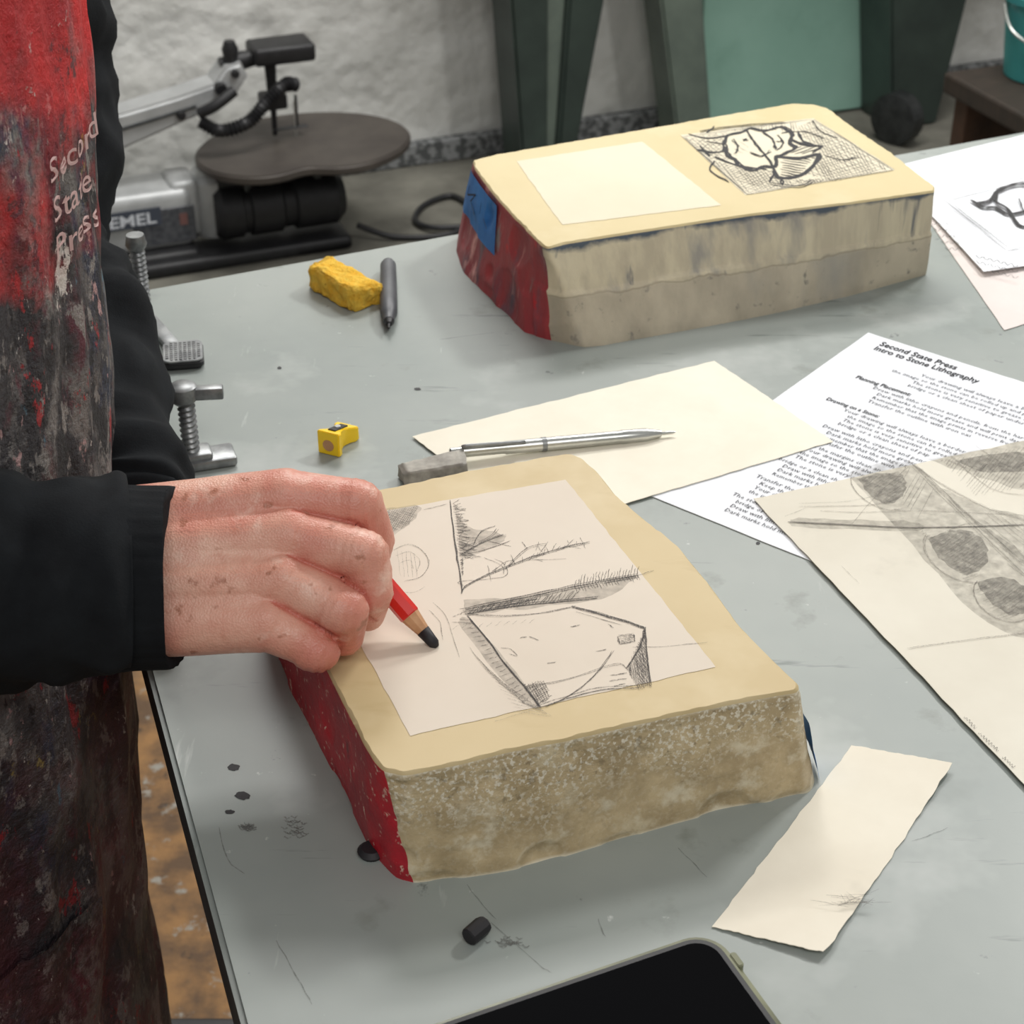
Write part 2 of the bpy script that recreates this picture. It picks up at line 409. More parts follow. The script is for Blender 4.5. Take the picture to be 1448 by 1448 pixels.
# ---------------------------------------------------------------- room
R21=math.radians(21.5); EX=Vector((math.cos(R21),math.sin(R21),0)); EY=Vector((-math.sin(R21),math.cos(R21),0))
v,f=box((-5,-4,-.1),(7,6,0),0); fl=mk('floor',v,f,'floor',smooth=False,kind='structure')
wm=Matrix.Translation(Vector((-.1,3.77,0)))@Matrix.Rotation(R21,4,'Z')
v,f=box((-5,0,0),(6,.2,2.9),0); w=mk('wall_back',v,f,'wall',smooth=False,kind='structure',recenter=False); w.matrix_basis=wm
v,f=box((-5,-.03,0),(6,0,.05),.004); w=mk('baseboard_back',v,f,'base',smooth=False,kind='structure',recenter=False); w.matrix_basis=wm
# ---------------------------------------------------------------- work table
tp=[(-.044,.295),(1.35,.87),(1.04,1.75),(-.327,1.135)]
tab=empty('work_table',(.45,1.0,0),'large work table with scuffed grey-green painted top and dark steel legs','table')
bm=bmesh.new()
vs=[bm.verts.new((x,y,TZ)) for x,y in tp]; fa=bm.faces.new(vs)
ex=bmesh.ops.extrude_face_region(bm,geom=[fa]); bmesh.ops.translate(bm,verts=[q for q in ex['geom'] if isinstance(q,bmesh.types.BMVert)],vec=(0,0,-.035))
bmesh.ops.recalc_face_normals(bm,faces=bm.faces)
bmesh.ops.bevel(bm,geom=bm.edges[:],offset=.0025,segments=2,affect='EDGES')
for q in bm.faces: q.material_index=0 if q.normal.z>.6 else 1
v_=[x.co.copy() for x in bm.verts]; bm.verts.index_update(); f_=[[q.index for q in p.verts] for p in bm.faces]; fm=[p.material_index for p in bm.faces]; bm.free()
mk('tabletop',v_,f_,None,parent=tab,mats=['table','tedge'],fm=fm,smooth=False)
for x,y in ((.10,.42),(1.24,.89),(.98,1.65),(-.06,1.16)):
    v,f=merge([box((x-.025,y-.025,.012),(x+.025,y+.025,TZ-.036),.003),box((x-.04,y-.04,0),(x+.04,y+.04,.012),.002)])
    mk('leg',v,f,'steel',parent=tab,smooth=False)
z=TZ+.0002
for a in ((330,1085,9,5),(343,1125,11,6),(325,1148,7,3),(1072,768,3,2),(590,550,5,2),(395,520,3,2),(433,995,3,2)):
    ink=Ink(); ink.blob(*a,z); ink.make('ink_stain','lead',tab)
for a in ((416,1172,18,13),(722,1332,24,6),(350,1170,10,4)): 
    ink=Ink()
    for k in range(26): 
        x=a[0]+random.gauss(0,a[2]*.5); y=a[1]+random.gauss(0,a[3]*.6); ink.px(((x-5,y-2),(x,y+1),(x+5,y-1)),.7,z,jit=.2)
    ink.make('scuff_mark','smudge',tab)
for p in (((310,1170),(322,1215),(345,1235)),((660,1250),(700,1300)),((690,1300),(760,1362),(780,1375)),((390,1330),(420,1380),(440,1420)),((845,1300),(855,1325)),((960,1200),(1000,1240)),((1290,1190),(1340,1170)),((380,700),(430,690)),((620,480),(700,470))):
    ink=Ink(); ink.px(p,.45,z,jit=.25); ink.make('scratch','smudge',tab)
# ---------------------------------------------------------------- stones
def stone(name,ctrl,zt,mats,label,seed,dents,amp,ledge=0):
    rnd=random.Random(seed)
    T=[];Bq=[]
    for c_ in ctrl:
        t=G(c_[0],c_[1],zt); T.append(t)
        if c_[2] is None: Bq.append(Vector((t.x,t.y,TZ)))
        else: Bq.append(G(c_[2],c_[3],TZ))
    n=len(T); L=[]
    for i in range(n):
        k=max(2,int((T[(i+1)%n]-T[i]).length/.0015))
        for q in range(k):
            u=q/k
            L.append((T[i].lerp(T[(i+1)%n],u),Bq[i].lerp(Bq[(i+1)%n],u),ctrl[i][4],i+u))
    for _ in range(2):
        L=[((L[i-1][0]+L[i][0]*2+L[(i+1)%len(L)][0])/4,(L[i-1][1]+L[i][1]*2+L[(i+1)%len(L)][1])/4,L[i][2],L[i][3]) for i in range(len(L))]
    area=sum(L[i][0].x*L[(i+1)%len(L)][0].y-L[(i+1)%len(L)][0].x*L[i][0].y for i in range(len(L)))
    sg=1 if area>0 else -1
    NL=44; V=[];m_=len(L)
    nr=[]
    for i in range(m_):
        d=L[(i+3)%m_][0]-L[i-3][0]; nr.append(Vector((d.y,-d.x,0)).normalized()*sg)
    DT=[]
    for s0,s1,z0,z1,cnt,r0,r1,dp in dents:
        idx=[i for i in range(m_) if s0<=L[i][3]<=s1]
        for _ in range(cnt):
            i=rnd.choice(idx); t=rnd.uniform(z0,z1)
            DT.append((L[i][0].lerp(L[i][1],t)+Vector((0,0,(TZ-zt)*t)),rnd.uniform(r0,r1),rnd.uniform(.5,1)*dp))
    def pos(i,t,off=0):
        p=L[i][0].lerp(L[i][1],t); p3=p.copy(); p3.z=zt+(TZ-zt)*t
        o=amp*(noise.noise(p3*30+Vector((seed,0,0)))+.5*noise.noise(p3*90))
        e=0
        for c_,r,dp in DT:
            q=(p3-c_).length_squared/(r*r)
            if q<1: e=max(e,dp*(1-q)**.6)
        o-=e
        if ledge and 11<=L[i][3]<=17.5 and t>.46+.03*noise.noise(p*20): o+=ledge
        if t<.06: o*= .45
        if t>.92: o*=1-.4*(t-.92)/.08
        return p+nr[i]*(o+off)
    for i in range(m_):
        p=pos(i,0)-nr[i]*.0012+nr[i]*noise.noise(L[i][0]*160)*.0008; p.z=zt; V.append(p)
    for k in range(NL):
        t=k/(NL-1)
        for i in range(m_):
            p=pos(i,t); p.z=(zt-.0014)+(TZ-(zt-.0014))*t; V.append(p)
    Fc=[];fm=[]
    for k in range(NL):
        for i in range(m_):
            j=(i+1)%m_; q=[k*m_+i,k*m_+j,(k+1)*m_+j,(k+1)*m_+i]
            Fc.append(q if sg<0 else q[::-1]); fm.append(L[i][2] if k else 0)
    a=list(range(m_)); b_=[NL*m_+i for i in range(m_)]
    Fc.append(a if sg>0 else a[::-1]); fm.append(0); Fc.append(b_[::-1] if sg>0 else b_); fm.append(0)
    o=mk(name,V,Fc,None,mats=mats,fm=fm,label=label,cat='stone',auto=50)
    def strip(s0,s1,t0,t1,off=.0008,nm='tape',mat='bluetape',lab=None):
        idx=[i for i in range(m_) if s0<=L[i][3]<=s1]; VV=[];FF=[]
        for k in range(9):
            t=t0+(t1-t0)*k/8
            for i in idx:
                p=pos(i,t,off); p.z=(zt-.0014)+(TZ-(zt-.0014))*t; VV.append(p)
        w_=len(idx)
        for k in range(8):
            for i in range(w_-1):
                FF.append([k*w_+i,k*w_+i+1,(k+1)*w_+i+1,(k+1)*w_+i])
        return mk(nm,VV,FF,mat,parent=o,label=lab),VV
    return o,strip
def area_patch(cs,z,mat,parent,nm='bare_drawing_area'):
    P=[G(a,b_,z) for a,b_ in cs]; V=[]
    for i in range(4):
        for k in range(30):
            p=P[i].lerp(P[(i+1)%4],k/30); p+=Vector((noise.noise(p*120),noise.noise(p*120+Vector((5,5,5))),0))*.0008; V.append(p)
    return mk(nm,V,[list(range(len(V)))[::-1]],mat,parent=parent,smooth=False)
ZS=.96
ctrl1=[(530,1075,560,1243,2),(542,1088,584,1250,1),(570,1095,600,1249,1),(650,1078,700,1235,1),(720,1060,760,1224,1),(800,1045,850,1195,1),(900,1022,930,1172,1),(1000,1000,1020,1148,1),(1080,984,1100,1131,1),(1128,976,1146,1121,1),
 (1130,966,1153,1105,1),(1100,938,1140,1060,1),(1062,900,None,None,1),(1035,868,None,None,1),(1000,820,None,None,1),(960,772,None,None,1),(915,735,None,None,1),(870,697,None,None,1),(845,665,None,None,1),(825,648,None,None,1),(808,641,None,None,1),(780,643,None,None,1),(650,667,None,None,1),(545,690,None,None,1),(400,724,None,None,1),(372,732,None,None,2),(368,745,365,850,2),(412,835,395,935,2),(440,900,410,975,2),(470,962,445,1040,2),(500,1020,490,1130,2),(518,1055,525,1205,2)]
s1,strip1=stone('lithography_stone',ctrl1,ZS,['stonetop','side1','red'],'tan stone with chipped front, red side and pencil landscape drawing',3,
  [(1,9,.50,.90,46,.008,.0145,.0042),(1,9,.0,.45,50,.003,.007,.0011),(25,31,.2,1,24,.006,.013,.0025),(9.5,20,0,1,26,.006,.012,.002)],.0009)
area_patch([(580,1040),(1012,943),(800,678),(418,744)],ZS+.0002,'pale',s1)
strip1(9.75,10.6,.42,.98,.0026)
Zi=ZS+.0004
g=Ink()
P=lambda *a,w=.5,rep=1: g.px(a,w*.80,Zi,rep=rep)
P((636,708),(642,760),(648,800),(653,836),w=.6,rep=3)
for i in range(34):
    y=712+i*3.0; l=8+i*1.05+random.uniform(-8,8) if i<26 else 14
    P((641+i*.35,y),(641+max(l,6),y+random.uniform(-4,4)),(644+i*.3,y+random.uniform(2,6)),w=.4)
for i in range(18): P((640+i*.4,712+i*4),(648+i*1.2+random.uniform(0,6),706+i*5),w=.4)
P((652,838),(662,826),(700,808),(740,792),(790,776),(834,766),w=.55,rep=3)
P((715,803),(745,775),(772,768),w=.45,rep=2); P((760,786),(775,766),w=.4); P((790,776),(820,768),(828,775),w=.4); P((740,792),(800,790),w=.4)
P((800,773),(812,762),w=.4); P((770,784),(760,772),w=.4); P((728,797),(722,784),w=.4); P((805,772),(822,776),w=.4); P((750,789),(768,794),w=.4)
P((758,779),(762,766),w=.4); P((745,776),(738,766),w=.4); P((780,779),(786,768),w=.4); P((695,810),(712,796),(724,792),w=.4)
for i in range(14):
    t=i/13; x=700+t*125; y=808-t*40; P((x,y),(x+random.uniform(-6,8),y-random.uniform(4,12)),w=.3)
P((650,786),(680,768),(712,756),w=.5,rep=3); P((652,776),(690,762),(705,748),w=.4,rep=2); P((668,772),(680,752),(700,744),w=.4,rep=2); P((690,765),(720,772),w=.4,rep=2); P((655,784),(690,776),(722,764),w=.45,rep=2)
P((656,828),(650,822),(712,816),(715,800),(700,790),w=.4); P((655,775),(665,764),(680,764),w=.4)
P((684,788),(710,800),(712,812),w=.4); P((690,800),(694,822),w=.4)
P((654,863),(700,853),(760,841),(830,826),(905,813),w=.8,rep=4)
for i in range(22):
    x=812+i*4.2; P((x,830-i*.8),(x+3,818-i*.8+random.uniform(-5,3)),w=.4); P((x,828-i*.8),(x+5,836-i*.8+random.uniform(-2,3)),w=.4)
P((905,813),(925,806),w=.4)
P((660,868),(720,858),(780,852),(845,846),w=.7,rep=4); P((700,858),(760,846),w=.7,rep=3)
for i in range(30): P((662+i*5,868-i*.7),(670+i*5+random.uniform(0,6),857-i*.8),w=.4)
P((655,868),(700,872),(760,868),(812,858),w=.45,rep=2); P((808,857),(850,868),(890,880),(912,888),w=.8,rep=4); P((815,865),(880,884),w=.5)
P((662,872),(690,905),(715,940),(745,975),(764,1000),w=.6,rep=5); P((655,866),(640,872),w=.4); P((668,880),(640,880),w=.4)
for i in range(20): P((664+i*4.4,876+i*5.8),(652+i*4.4+random.uniform(-3,3),876+i*6.2),w=.35)
P((764,1000),(800,988),(850,975),(905,972),w=.5,rep=3)
P((912,888),(905,915),(886,945),w=.6,rep=3); P((912,888),(915,930),(920,970),w=.6,rep=2)
g.hatch([(912,892),(921,970),(902,974),(886,945)],78,1.9,.40,Zi); g.hatch([(912,892),(921,970),(902,974),(896,925)],50,3,.4,Zi)
g.hatch([(740,968),(770,962),(780,985),(760,1000)],-30,2.4,.4,Zi); g.hatch([(740,968),(770,962),(780,985),(760,1000)],60,3.4,.35,Zi)
P((772,1000),(810,980),(840,955),(866,920),w=.5,rep=2); P((745,972),(800,962),(870,940),(886,945),w=.35,rep=2)
for a_,b_ in (((874,900),(896,897)),((896,897),(898,907)),((898,907),(877,911)),((877,911),(874,900))): P(a_,b_,w=.5,rep=2)
g.hatch([(876,901),(896,898),(897,906),(878,909)],20,2,.4,Zi)
for a,b_ in (((842,921),(858,918)),((735,902),(745,900)),((808,886),(820,884)),((860,882),(868,888)),((774,938),(786,936)),((748,900),(762,905)),((862,955),(886,951)),((862,963),(886,959)),((866,970),(884,967))): P(a,b_,w=.7)
P((895,915),(940,914),(1000,908),w=.35)
P((708,916),(722,918),(732,928),(720,924),w=.4)
g.make('pencil_drawing','graphite',s1)
g=Ink(); g.poly([(545,720),(594,715),(584,735),(566,750),(545,757)],Zi-.0001); g.make('graphite_shading','shadelight',s1)
g=Ink(); g.poly([(656,848),(700,846),(780,838),(850,826),(900,814),(850,846),(760,858),(690,866),(660,870)],Zi-.00012); g.make('light_shading','shadelight',s1)
g=Ink(); g.poly([(645,725),(662,745),(700,752),(716,762),(690,776),(660,788),(650,780)],Zi-.00014); g.make('light_shading','shadelight',s1)
g=Ink(); g.poly([(648,880),(664,876),(730,950),(762,998),(748,998),(700,950)],Zi-.00013); g.make('light_shading','shadelight',s1)
g=Ink()
P=lambda *a,w=.5,rep=1: g.px(a,w*.7,Zi,rep=rep)
for i in range(16): P((664+i*4.5,915+i*6),(690+i*6,950+i*4.2),(742,995),w=.4)
P((606,862),(622,880),(626,905),w=.5); P((612,852),(630,870),(640,900),(650,930),w=.5)
P((556,778),(578,770),(598,780),(606,798),(594,816),(572,822),w=.5,rep=2); P((560,786),(580,780),(594,794),(588,810),w=.4); P((566,796),(580,792),(584,804),w=.4)
for i in range(5): P((562+i*6,778+i*1),(566+i*6,816),w=.3)
P((545,830),(580,838),(600,830),w=.4); P((700,1020),(760,1002),w=.4); P((600,720),(634,712),w=.5,rep=2)
g.hatch([(545,722),(592,716),(580,740),(550,756)],-55,2.4,.4,Zi); g.hatch([(545,722),(592,716),(580,740),(550,756)],20,3,.4,Zi)
for i in range(10): P((640+i*12,890-i),(648+i*12,884-i),w=.3)
g.make('faint_sketch_lines','faint',s1)
ZT=.968
ctrl2=[(668,226,648,335,3),(700,218,None,None,1),(900,184,None,None,1),(1060,156,None,None,1),(1120,146,None,None,1),(1150,147,None,None,1),(1172,153,None,None,1),(1205,178,None,None,1),(1262,216,None,None,1),(1310,254,None,None,1),(1322,262,None,None,1),
 (1322,270,1309,388,1),(1200,287,1200,418,1),(1060,303,1080,446,1),(900,327,950,470,1),(800,343,850,488,1),(774,350,822,490,1),(766,346,775,480,3),(735,315,742,470,3),(705,282,700,432,3),(684,255,655,385,3),(672,238,645,355,3)]
ctrl2=[c_[:4]+((2,) if c_[4]==3 else (1,)) for c_ in ctrl2]
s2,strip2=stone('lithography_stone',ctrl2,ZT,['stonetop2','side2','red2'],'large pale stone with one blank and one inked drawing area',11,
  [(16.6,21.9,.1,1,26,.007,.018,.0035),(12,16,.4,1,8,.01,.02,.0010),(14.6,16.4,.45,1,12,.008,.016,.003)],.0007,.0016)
area_patch([(730,228),(908,200),(1020,290),(795,318)],ZT+.0002,'pale2',s2)
area_patch([(962,191),(1150,167),(1266,240),(1054,276)],ZT+.0002,'pale2',s2)
t_,vv=strip2(19.0,21.6,.04,.52,.0015,lab='blue masking tape with dark handwriting')
Zj=ZT+.0004
g=Ink()
P=lambda *a,w=1.2,rep=2: g.px(a,w,Zj,rep=rep,jit=.4)
P((1024,206),(1030,192),(1048,188),(1062,182),(1082,186),(1104,180),(1120,190),(1116,202),(1124,210),(1106,220),(1098,222),(1096,236),(1078,236),(1066,242),(1048,236),(1038,226),(1028,218),(1024,206),w=1.7,rep=4)
P((1056,184),(1062,194),(1070,205),(1085,222),(1100,248),w=1.6,rep=2); P((1078,186),(1092,196),(1096,210),w=1.3); P((985,212),(1010,216),(1030,212),w=1.6,rep=3); P((1000,200),(1030,205)); P((990,206),(1004,220),w=1.4); P((1036,196),(1044,206),(1040,216),w=1.1); P((1100,190),(1108,202),(1100,212),w=1.1)
P((1010,222),(1045,235),(1085,240),w=1.5); P((1098,222),(1130,224),(1158,218),(1152,232),(1132,248),(1104,252),(1094,242),w=2.2,rep=5)
P((1118,196),(1140,204),(1162,206),(1150,214),w=1.6,rep=4); P((1130,188),(1136,200),(1150,204),w=1.6,rep=3); P((1050,198),(1056,196),w=1.8,rep=2); P((1098,200),(1106,200),w=1.8,rep=2); P((1060,214),(1076,220),(1090,212),w=1.0); P((1105,188),(1140,186),(1165,196),w=1.2)
g.hatch([(1105,226),(1152,222),(1132,248),(1102,250)],10,3.2,1.4,Zj); g.hatch([(1120,206),(1160,208),(1150,216),(1120,218)],-20,3.4,1.2,Zj)
P((975,190),(1000,196),(1030,192),w=1.2); P((990,185),(1020,180),(1060,176),(1110,172),w=1.0); P((1000,186),(1010,178),w=1.2); P((1150,170),(1160,185),(1185,195),w=.9); P((1095,245),(1088,258)); P((1105,250),(1108,262))
P((1090,258),(1130,262),(1150,254),w=1.0); P((1166,220),(1190,226),(1210,222),w=.9); P((1010,226),(1004,240),(1030,256),w=.9)
g.make('inked_drawing','litho',s2,'black crayon drawing of a figure')
g=Ink()
for a_,b_ in (((966,194),(1150,169)),((1150,169),(1262,240)),((1262,240),(1055,274)),((1055,274),(966,194))): g.px((a_,b_),.8,Zj,rep=2)
for ang in (-35,40,5):
    g.hatch([(968,195),(1034,186),(1024,206),(1036,226),(1004,226)],ang,4.6,.5,Zj,.10)
    g.hatch([(1004,226),(1040,232),(1094,242),(1104,254),(1190,252),(1056,273)],ang+10,3.8,.55,Zj,.06)
    g.hatch([(1120,184),(1150,170),(1258,238),(1180,256),(1140,246),(1160,212)],ang+20,4.0,.55,Zj,.06)
g.hatch([(1034,184),(1130,172),(1122,190),(1080,182)],80,4.0,.6,Zj,.1)
g.hatch([(1034,200),(1060,190),(1062,215),(1040,222)],30,6,.4,Zj,.2)
g.make('crayon_hatching','graphite',s2)
def tapept(u,v):
    w_=len(vv)//9; i=min(w_-1,max(0,int(u*(w_-1)))); k=min(8,max(0,int(v*8))); return vv[k*w_+i]+Vector((-.0006,-.0006,0))
def ribbon3(P,w):
    V=[];Fc=[]
    for p in P: V+=[p+Vector((0,0,w/2)),p-Vector((0,0,w/2))]
    for i in range(len(P)-1): Fc.append([2*i,2*i+1,2*i+3,2*i+2])
    return V,Fc
pr=[]
for pts in (((.85,.25),(.85,.6),(.6,.3),(.7,.5),(.5,.65)),((.4,.25),(.4,.6)),((.3,.5),(.2,.7))):
    pr.append(ribbon3([tapept(*q) for q in pts],.0012))
v,f=merge(pr); mk('handwriting',v,f,'lead',parent=s2,smooth=False)
# ---------------------------------------------------------------- papers
def gx(*pp): return [tuple(G(a,b_,TZ).xy) for a,b_ in pp]
TL=Vector((.245,1.092,0)); rr=Vector((.778,-.627,0)); uu=Vector((.627,.778,0))
letter=quadpaper('printed_sheet',[TL,TL+rr*.216,TL+rr*.216-uu*.268,TL-uu*.268],TZ+.0007,'white','white printed handout sheet with typed text on the table')
blank=quadpaper('blank_paper',gx((582,620),(1010,513),(1178,627),(762,752)),TZ+.0016,'cream','blank cream drawing paper under a mechanical pencil',jit=.0003,dz=lambda u,v:.0008*math.sin(u*3.1)*math.sin(v*3))
sk=quadpaper('sketch_sheet',[G(1065,710,TZ).xy,G(1560,603,TZ).xy,G(1950,1000,TZ).xy,G(1455,1122,TZ).xy],TZ+.0022,'sketchpaper','large aged sketch sheet with pencil drawings of arches',jit=.0003)
strip_=quadpaper('paper_strip',gx((1205,1055),(1345,1087),(1165,1355),(1007,1312)),TZ+.0007,'strip','narrow cream paper scrap with pencil smudges lying on the table',jit=.0003,dz=lambda u,v:.003*(v-.5)**2*4*u)
pb=quadpaper('paper_sheet',gx((1270,250),(1480,190),(1640,400),(1420,468)),TZ+.0007,'pinkpaper','off-white paper sheet with notes lying beside the large stone')
pb2=quadpaper('reference_sketch',gx((1255,240),(1500,180),(1650,350),(1390,392)),TZ+.0016,'white','white paper with bold ink sketch beside the large stone',dz=lambda u,v:.003*(1-u)*v)
def textline(body,p0,p1,bold=.012,hs=1.0,res=3):
    V,Fc=textmesh(body,bold=bold,res=res); w_=max(q.x for q in V); d=Vector(p1)-Vector(p0); d.z=0
    s_=d.length/w_; d.normalize(); n_=Vector((-d.y,d.x,0))
    return [Vector(p0)+d*(q.x*s_)+n_*(q.y*s_*hs) for q in V],Fc
def LP(a,b_): 
    p=TL+rr*a-uu*b_; p.z=TZ+.0011; return p
for tx,a0,a1,bb_ in (('Second State Press',.015,.072,.0125),('Intro to Stone Lithography',.015,.092,.0205),('Planning Placement:',.026,.066,.064),('Drawing on a Stone:',.026,.064,.102)):
    v,f=textline(tx,LP(a0,bb_),LP(a1,bb_),.016,1.2); mk('printed_heading',v,f,'print',parent=letter,smooth=False)
parts2=[]
body=['Your drawing will always leave a border of at least one inch around it','the image so the stone can be rolled up and printed without trouble later','The stone is very sensitive to grease from your hands so please use a','bridge or a clean sheet of paper under the hand while you are drawing','Draw with litho crayons and pencils, from the hard to the soft grades','Dark marks hold more grease and will print darker than the light marks','Remember that the image prints in reverse from the stone to the paper','Transfer the outline with iron oxide paper and a very light even line','Keep the margins clean and dust the surface with a soft brush or cloth']
rows=[(.035,.058,58,0),(.041,.040,64,1),(.047,.058,66,2),(.053,.058,40,3),(.070,.042,68,4),(.076,.048,70,5),(.082,.048,68,6),(.088,.048,34,7)]
b0=.108; k=0
while b0<.258:
    rows.append((b0,.042 if k%4==0 else .048,random.randint(58,70) if k%4!=3 else random.randint(24,44),k)); k+=1; b0+=.0058 if k%4 else .0085
for b0,a0,nc,ti in rows:
    tx=body[ti%9][:nc].rstrip()
    parts2.append(textline(tx,LP(a0,b0),LP(a0+len(tx)*.00212,b0),-.002,1.0,1))
v,f=merge(parts2); mk('printed_text',v,f,'printgrey',parent=letter,smooth=False)
# sketch on aged sheet
zz=TZ+.0026
g=Ink(); g.poly([(1195,668),(1285,655),(1380,735),(1460,800),(1460,900),(1380,868),(1290,770)],zz-.0003); g.make('light_shading','shadelight',sk)
g=Ink(); g.poly([(1310,648),(1400,634),(1460,625),(1460,690),(1400,680)],zz-.00035); g.make('light_shading','shadelight',sk)
g=Ink(); g.poly([(1120,732),(1200,735),(1290,738),(1300,750),(1200,748),(1120,744)],zz-.00035); g.make('light_shading','shadelight',sk)
g=Ink(); g.poly([(1330,690),(1400,720),(1460,735),(1460,800),(1400,760)],zz-.00037); g.make('light_shading','shadelight',sk)
for k_,pp in enumerate(([(1212,676),(1240,670),(1270,668),(1282,682),(1276,702),(1256,712),(1232,702)],[(1312,762),(1345,750),(1376,752),(1396,774),(1392,798),(1366,812),(1334,794)],[(1382,824),(1408,816),(1440,822),(1458,842),(1450,866),(1426,868),(1398,850)],[(1350,652),(1400,642),(1460,640),(1460,662),(1400,668)])):
    g=Ink(); g.poly(pp,zz-.0002-k_*.00002); g.make('graphite_shading','shade',sk)
g=Ink(); P=lambda *a,w=.5,rep=1: g.px(a,w*.85,zz,rep=rep,jit=.2)
P((1115,738),(1200,742),(1300,746),(1448,742),w=.7,rep=3); P((1130,716),(1230,714),(1270,704),w=.5,rep=2); P((1110,730),(1140,718),w=.4); P((1160,722),(1220,724),(1310,722),(1448,728),w=.4,rep=2); P((1130,712),(1200,708),(1260,696),w=.4)
P((1280,650),(1330,700),(1380,750),(1448,815),w=.5,rep=3); P((1290,652),(1340,700),(1390,748),(1455,805),w=.4,rep=2)
g.hatch([(1212,676),(1270,668),(1282,682),(1276,702),(1256,712)],-35,4,.4,zz); g.hatch([(1312,762),(1376,752),(1396,774),(1392,798),(1366,812)],-35,4,.4,zz); g.hatch([(1382,824),(1440,822),(1458,842),(1426,868)],-35,4,.4,zz)
for cx,cy,rx,ry in ((1245,690,46,26),(1357,784,56,34),(1419,846,46,30)):
    pts=[]
    for k in range(8):
        a=math.pi*(.15+.9*k/7); x=rx*math.cos(a); y=ry*math.sin(a); pts.append((cx+x*.88-y*.45,cy+x*.45+y*.88))
    g.px(pts,.5,zz,rep=2)
P((1280,650),(1340,690),(1400,720),(1448,735),w=.5,rep=3); P((1340,640),(1400,690),(1448,700),w=.4,rep=2); P((1380,630),(1430,660),(1460,650),w=.5,rep=2)
P((1200,745),(1240,700),(1285,660)); P((1330,755),(1380,740),(1430,780)); P((1340,650),(1380,665),(1400,655),(1440,670),w=.5,rep=3)
g.hatch([(1330,650),(1448,632),(1448,690),(1380,700)],-50,4,.45,zz,.2); g.hatch([(1300,750),(1330,760),(1440,870),(1420,880)],-20,4.5,.45,zz,.2)
g.hatch([(1390,720),(1448,740),(1448,820),(1400,770)],40,5,.45,zz,.2); g.hatch([(1280,655),(1330,690),(1300,740),(1270,700)],-60,6,.4,zz,.2)
P((1190,800),(1215,825),w=.3)
g.make('pencil_drawing','faint',sk); 
g=Ink()
for dy in (0,1.5): g.px(((1283,916+dy),(1370,904+dy),(1460,893+dy)),.45,zz,rep=1)
g.make('fold_crease','faint',sk)
def squig(x0,y0,x1,y1,n,amp_,w):
    pts=[]
    for k in range(n*3):
        t=k/(n*3-1); d=amp_*math.sin(k*2.1)*random.uniform(.5,1.2); L_=math.hypot(x1-x0,y1-y0)
        pts.append((x0+(x1-x0)*t-(y1-y0)/L_*d,y0+(y1-y0)*t+(x1-x0)/L_*d))
    g.px(pts,w,zz,sub=2,jit=.05)
g=Ink(); g.px(((1115,738),(1200,742),(1300,746),(1455,742)),.6,zz,rep=2); g.make('dark_pencil_line','graphite',sk)
g=Ink(); squig(1364,1013,1380,1030,5,3,.3); squig(1384,1036,1412,1062,8,3,.3); squig(1418,1070,1434,1085,5,3,.3)
g.make('handwritten_note','graphite',sk)
z3=TZ+.0022+.0022
g=Ink(); P=lambda *a,w=.8,rep=1: g.px(a,w,z3,rep=rep,jit=.2)
for a_,b_ in (((1334,282),(1475,244)),((1334,282),(1424,354)),((1424,354),(1480,344)),((1341,284),(1475,249)),((1341,284),(1426,349))): P(a_,b_,w=.6)
P((1380,288),(1400,284),(1412,270),(1440,260),(1465,262),w=2.0,rep=3); P((1372,282),(1390,292),(1406,292),(1425,302),(1455,296),w=1.8,rep=3); P((1412,268),(1408,285),(1425,296),(1440,318),(1460,322),w=2.2,rep=3); P((1440,280),(1448,300),w=1.5)
for i in range(5): sy=304+i*9; pts=[(1316+i*5+k*5,sy+12+ (2 if k%2 else -2)) for k in range(6)]; P(*pts,w=.4)
for i in range(3): pts=[(1380+k*5,362+i*8+k*1.2+(2 if k%2 else -2)) for k in range(13)]; P(*pts,w=.4)
g.make('ink_sketch','litho',pb2)
g=Ink()
for i in range(25): g.px(((1195+random.gauss(0,22),1275+random.gauss(0,6)),(1200+random.gauss(0,22),1270+random.gauss(0,6))),.35,TZ+.0035)
g.make('smudge_mark','shade',strip_)
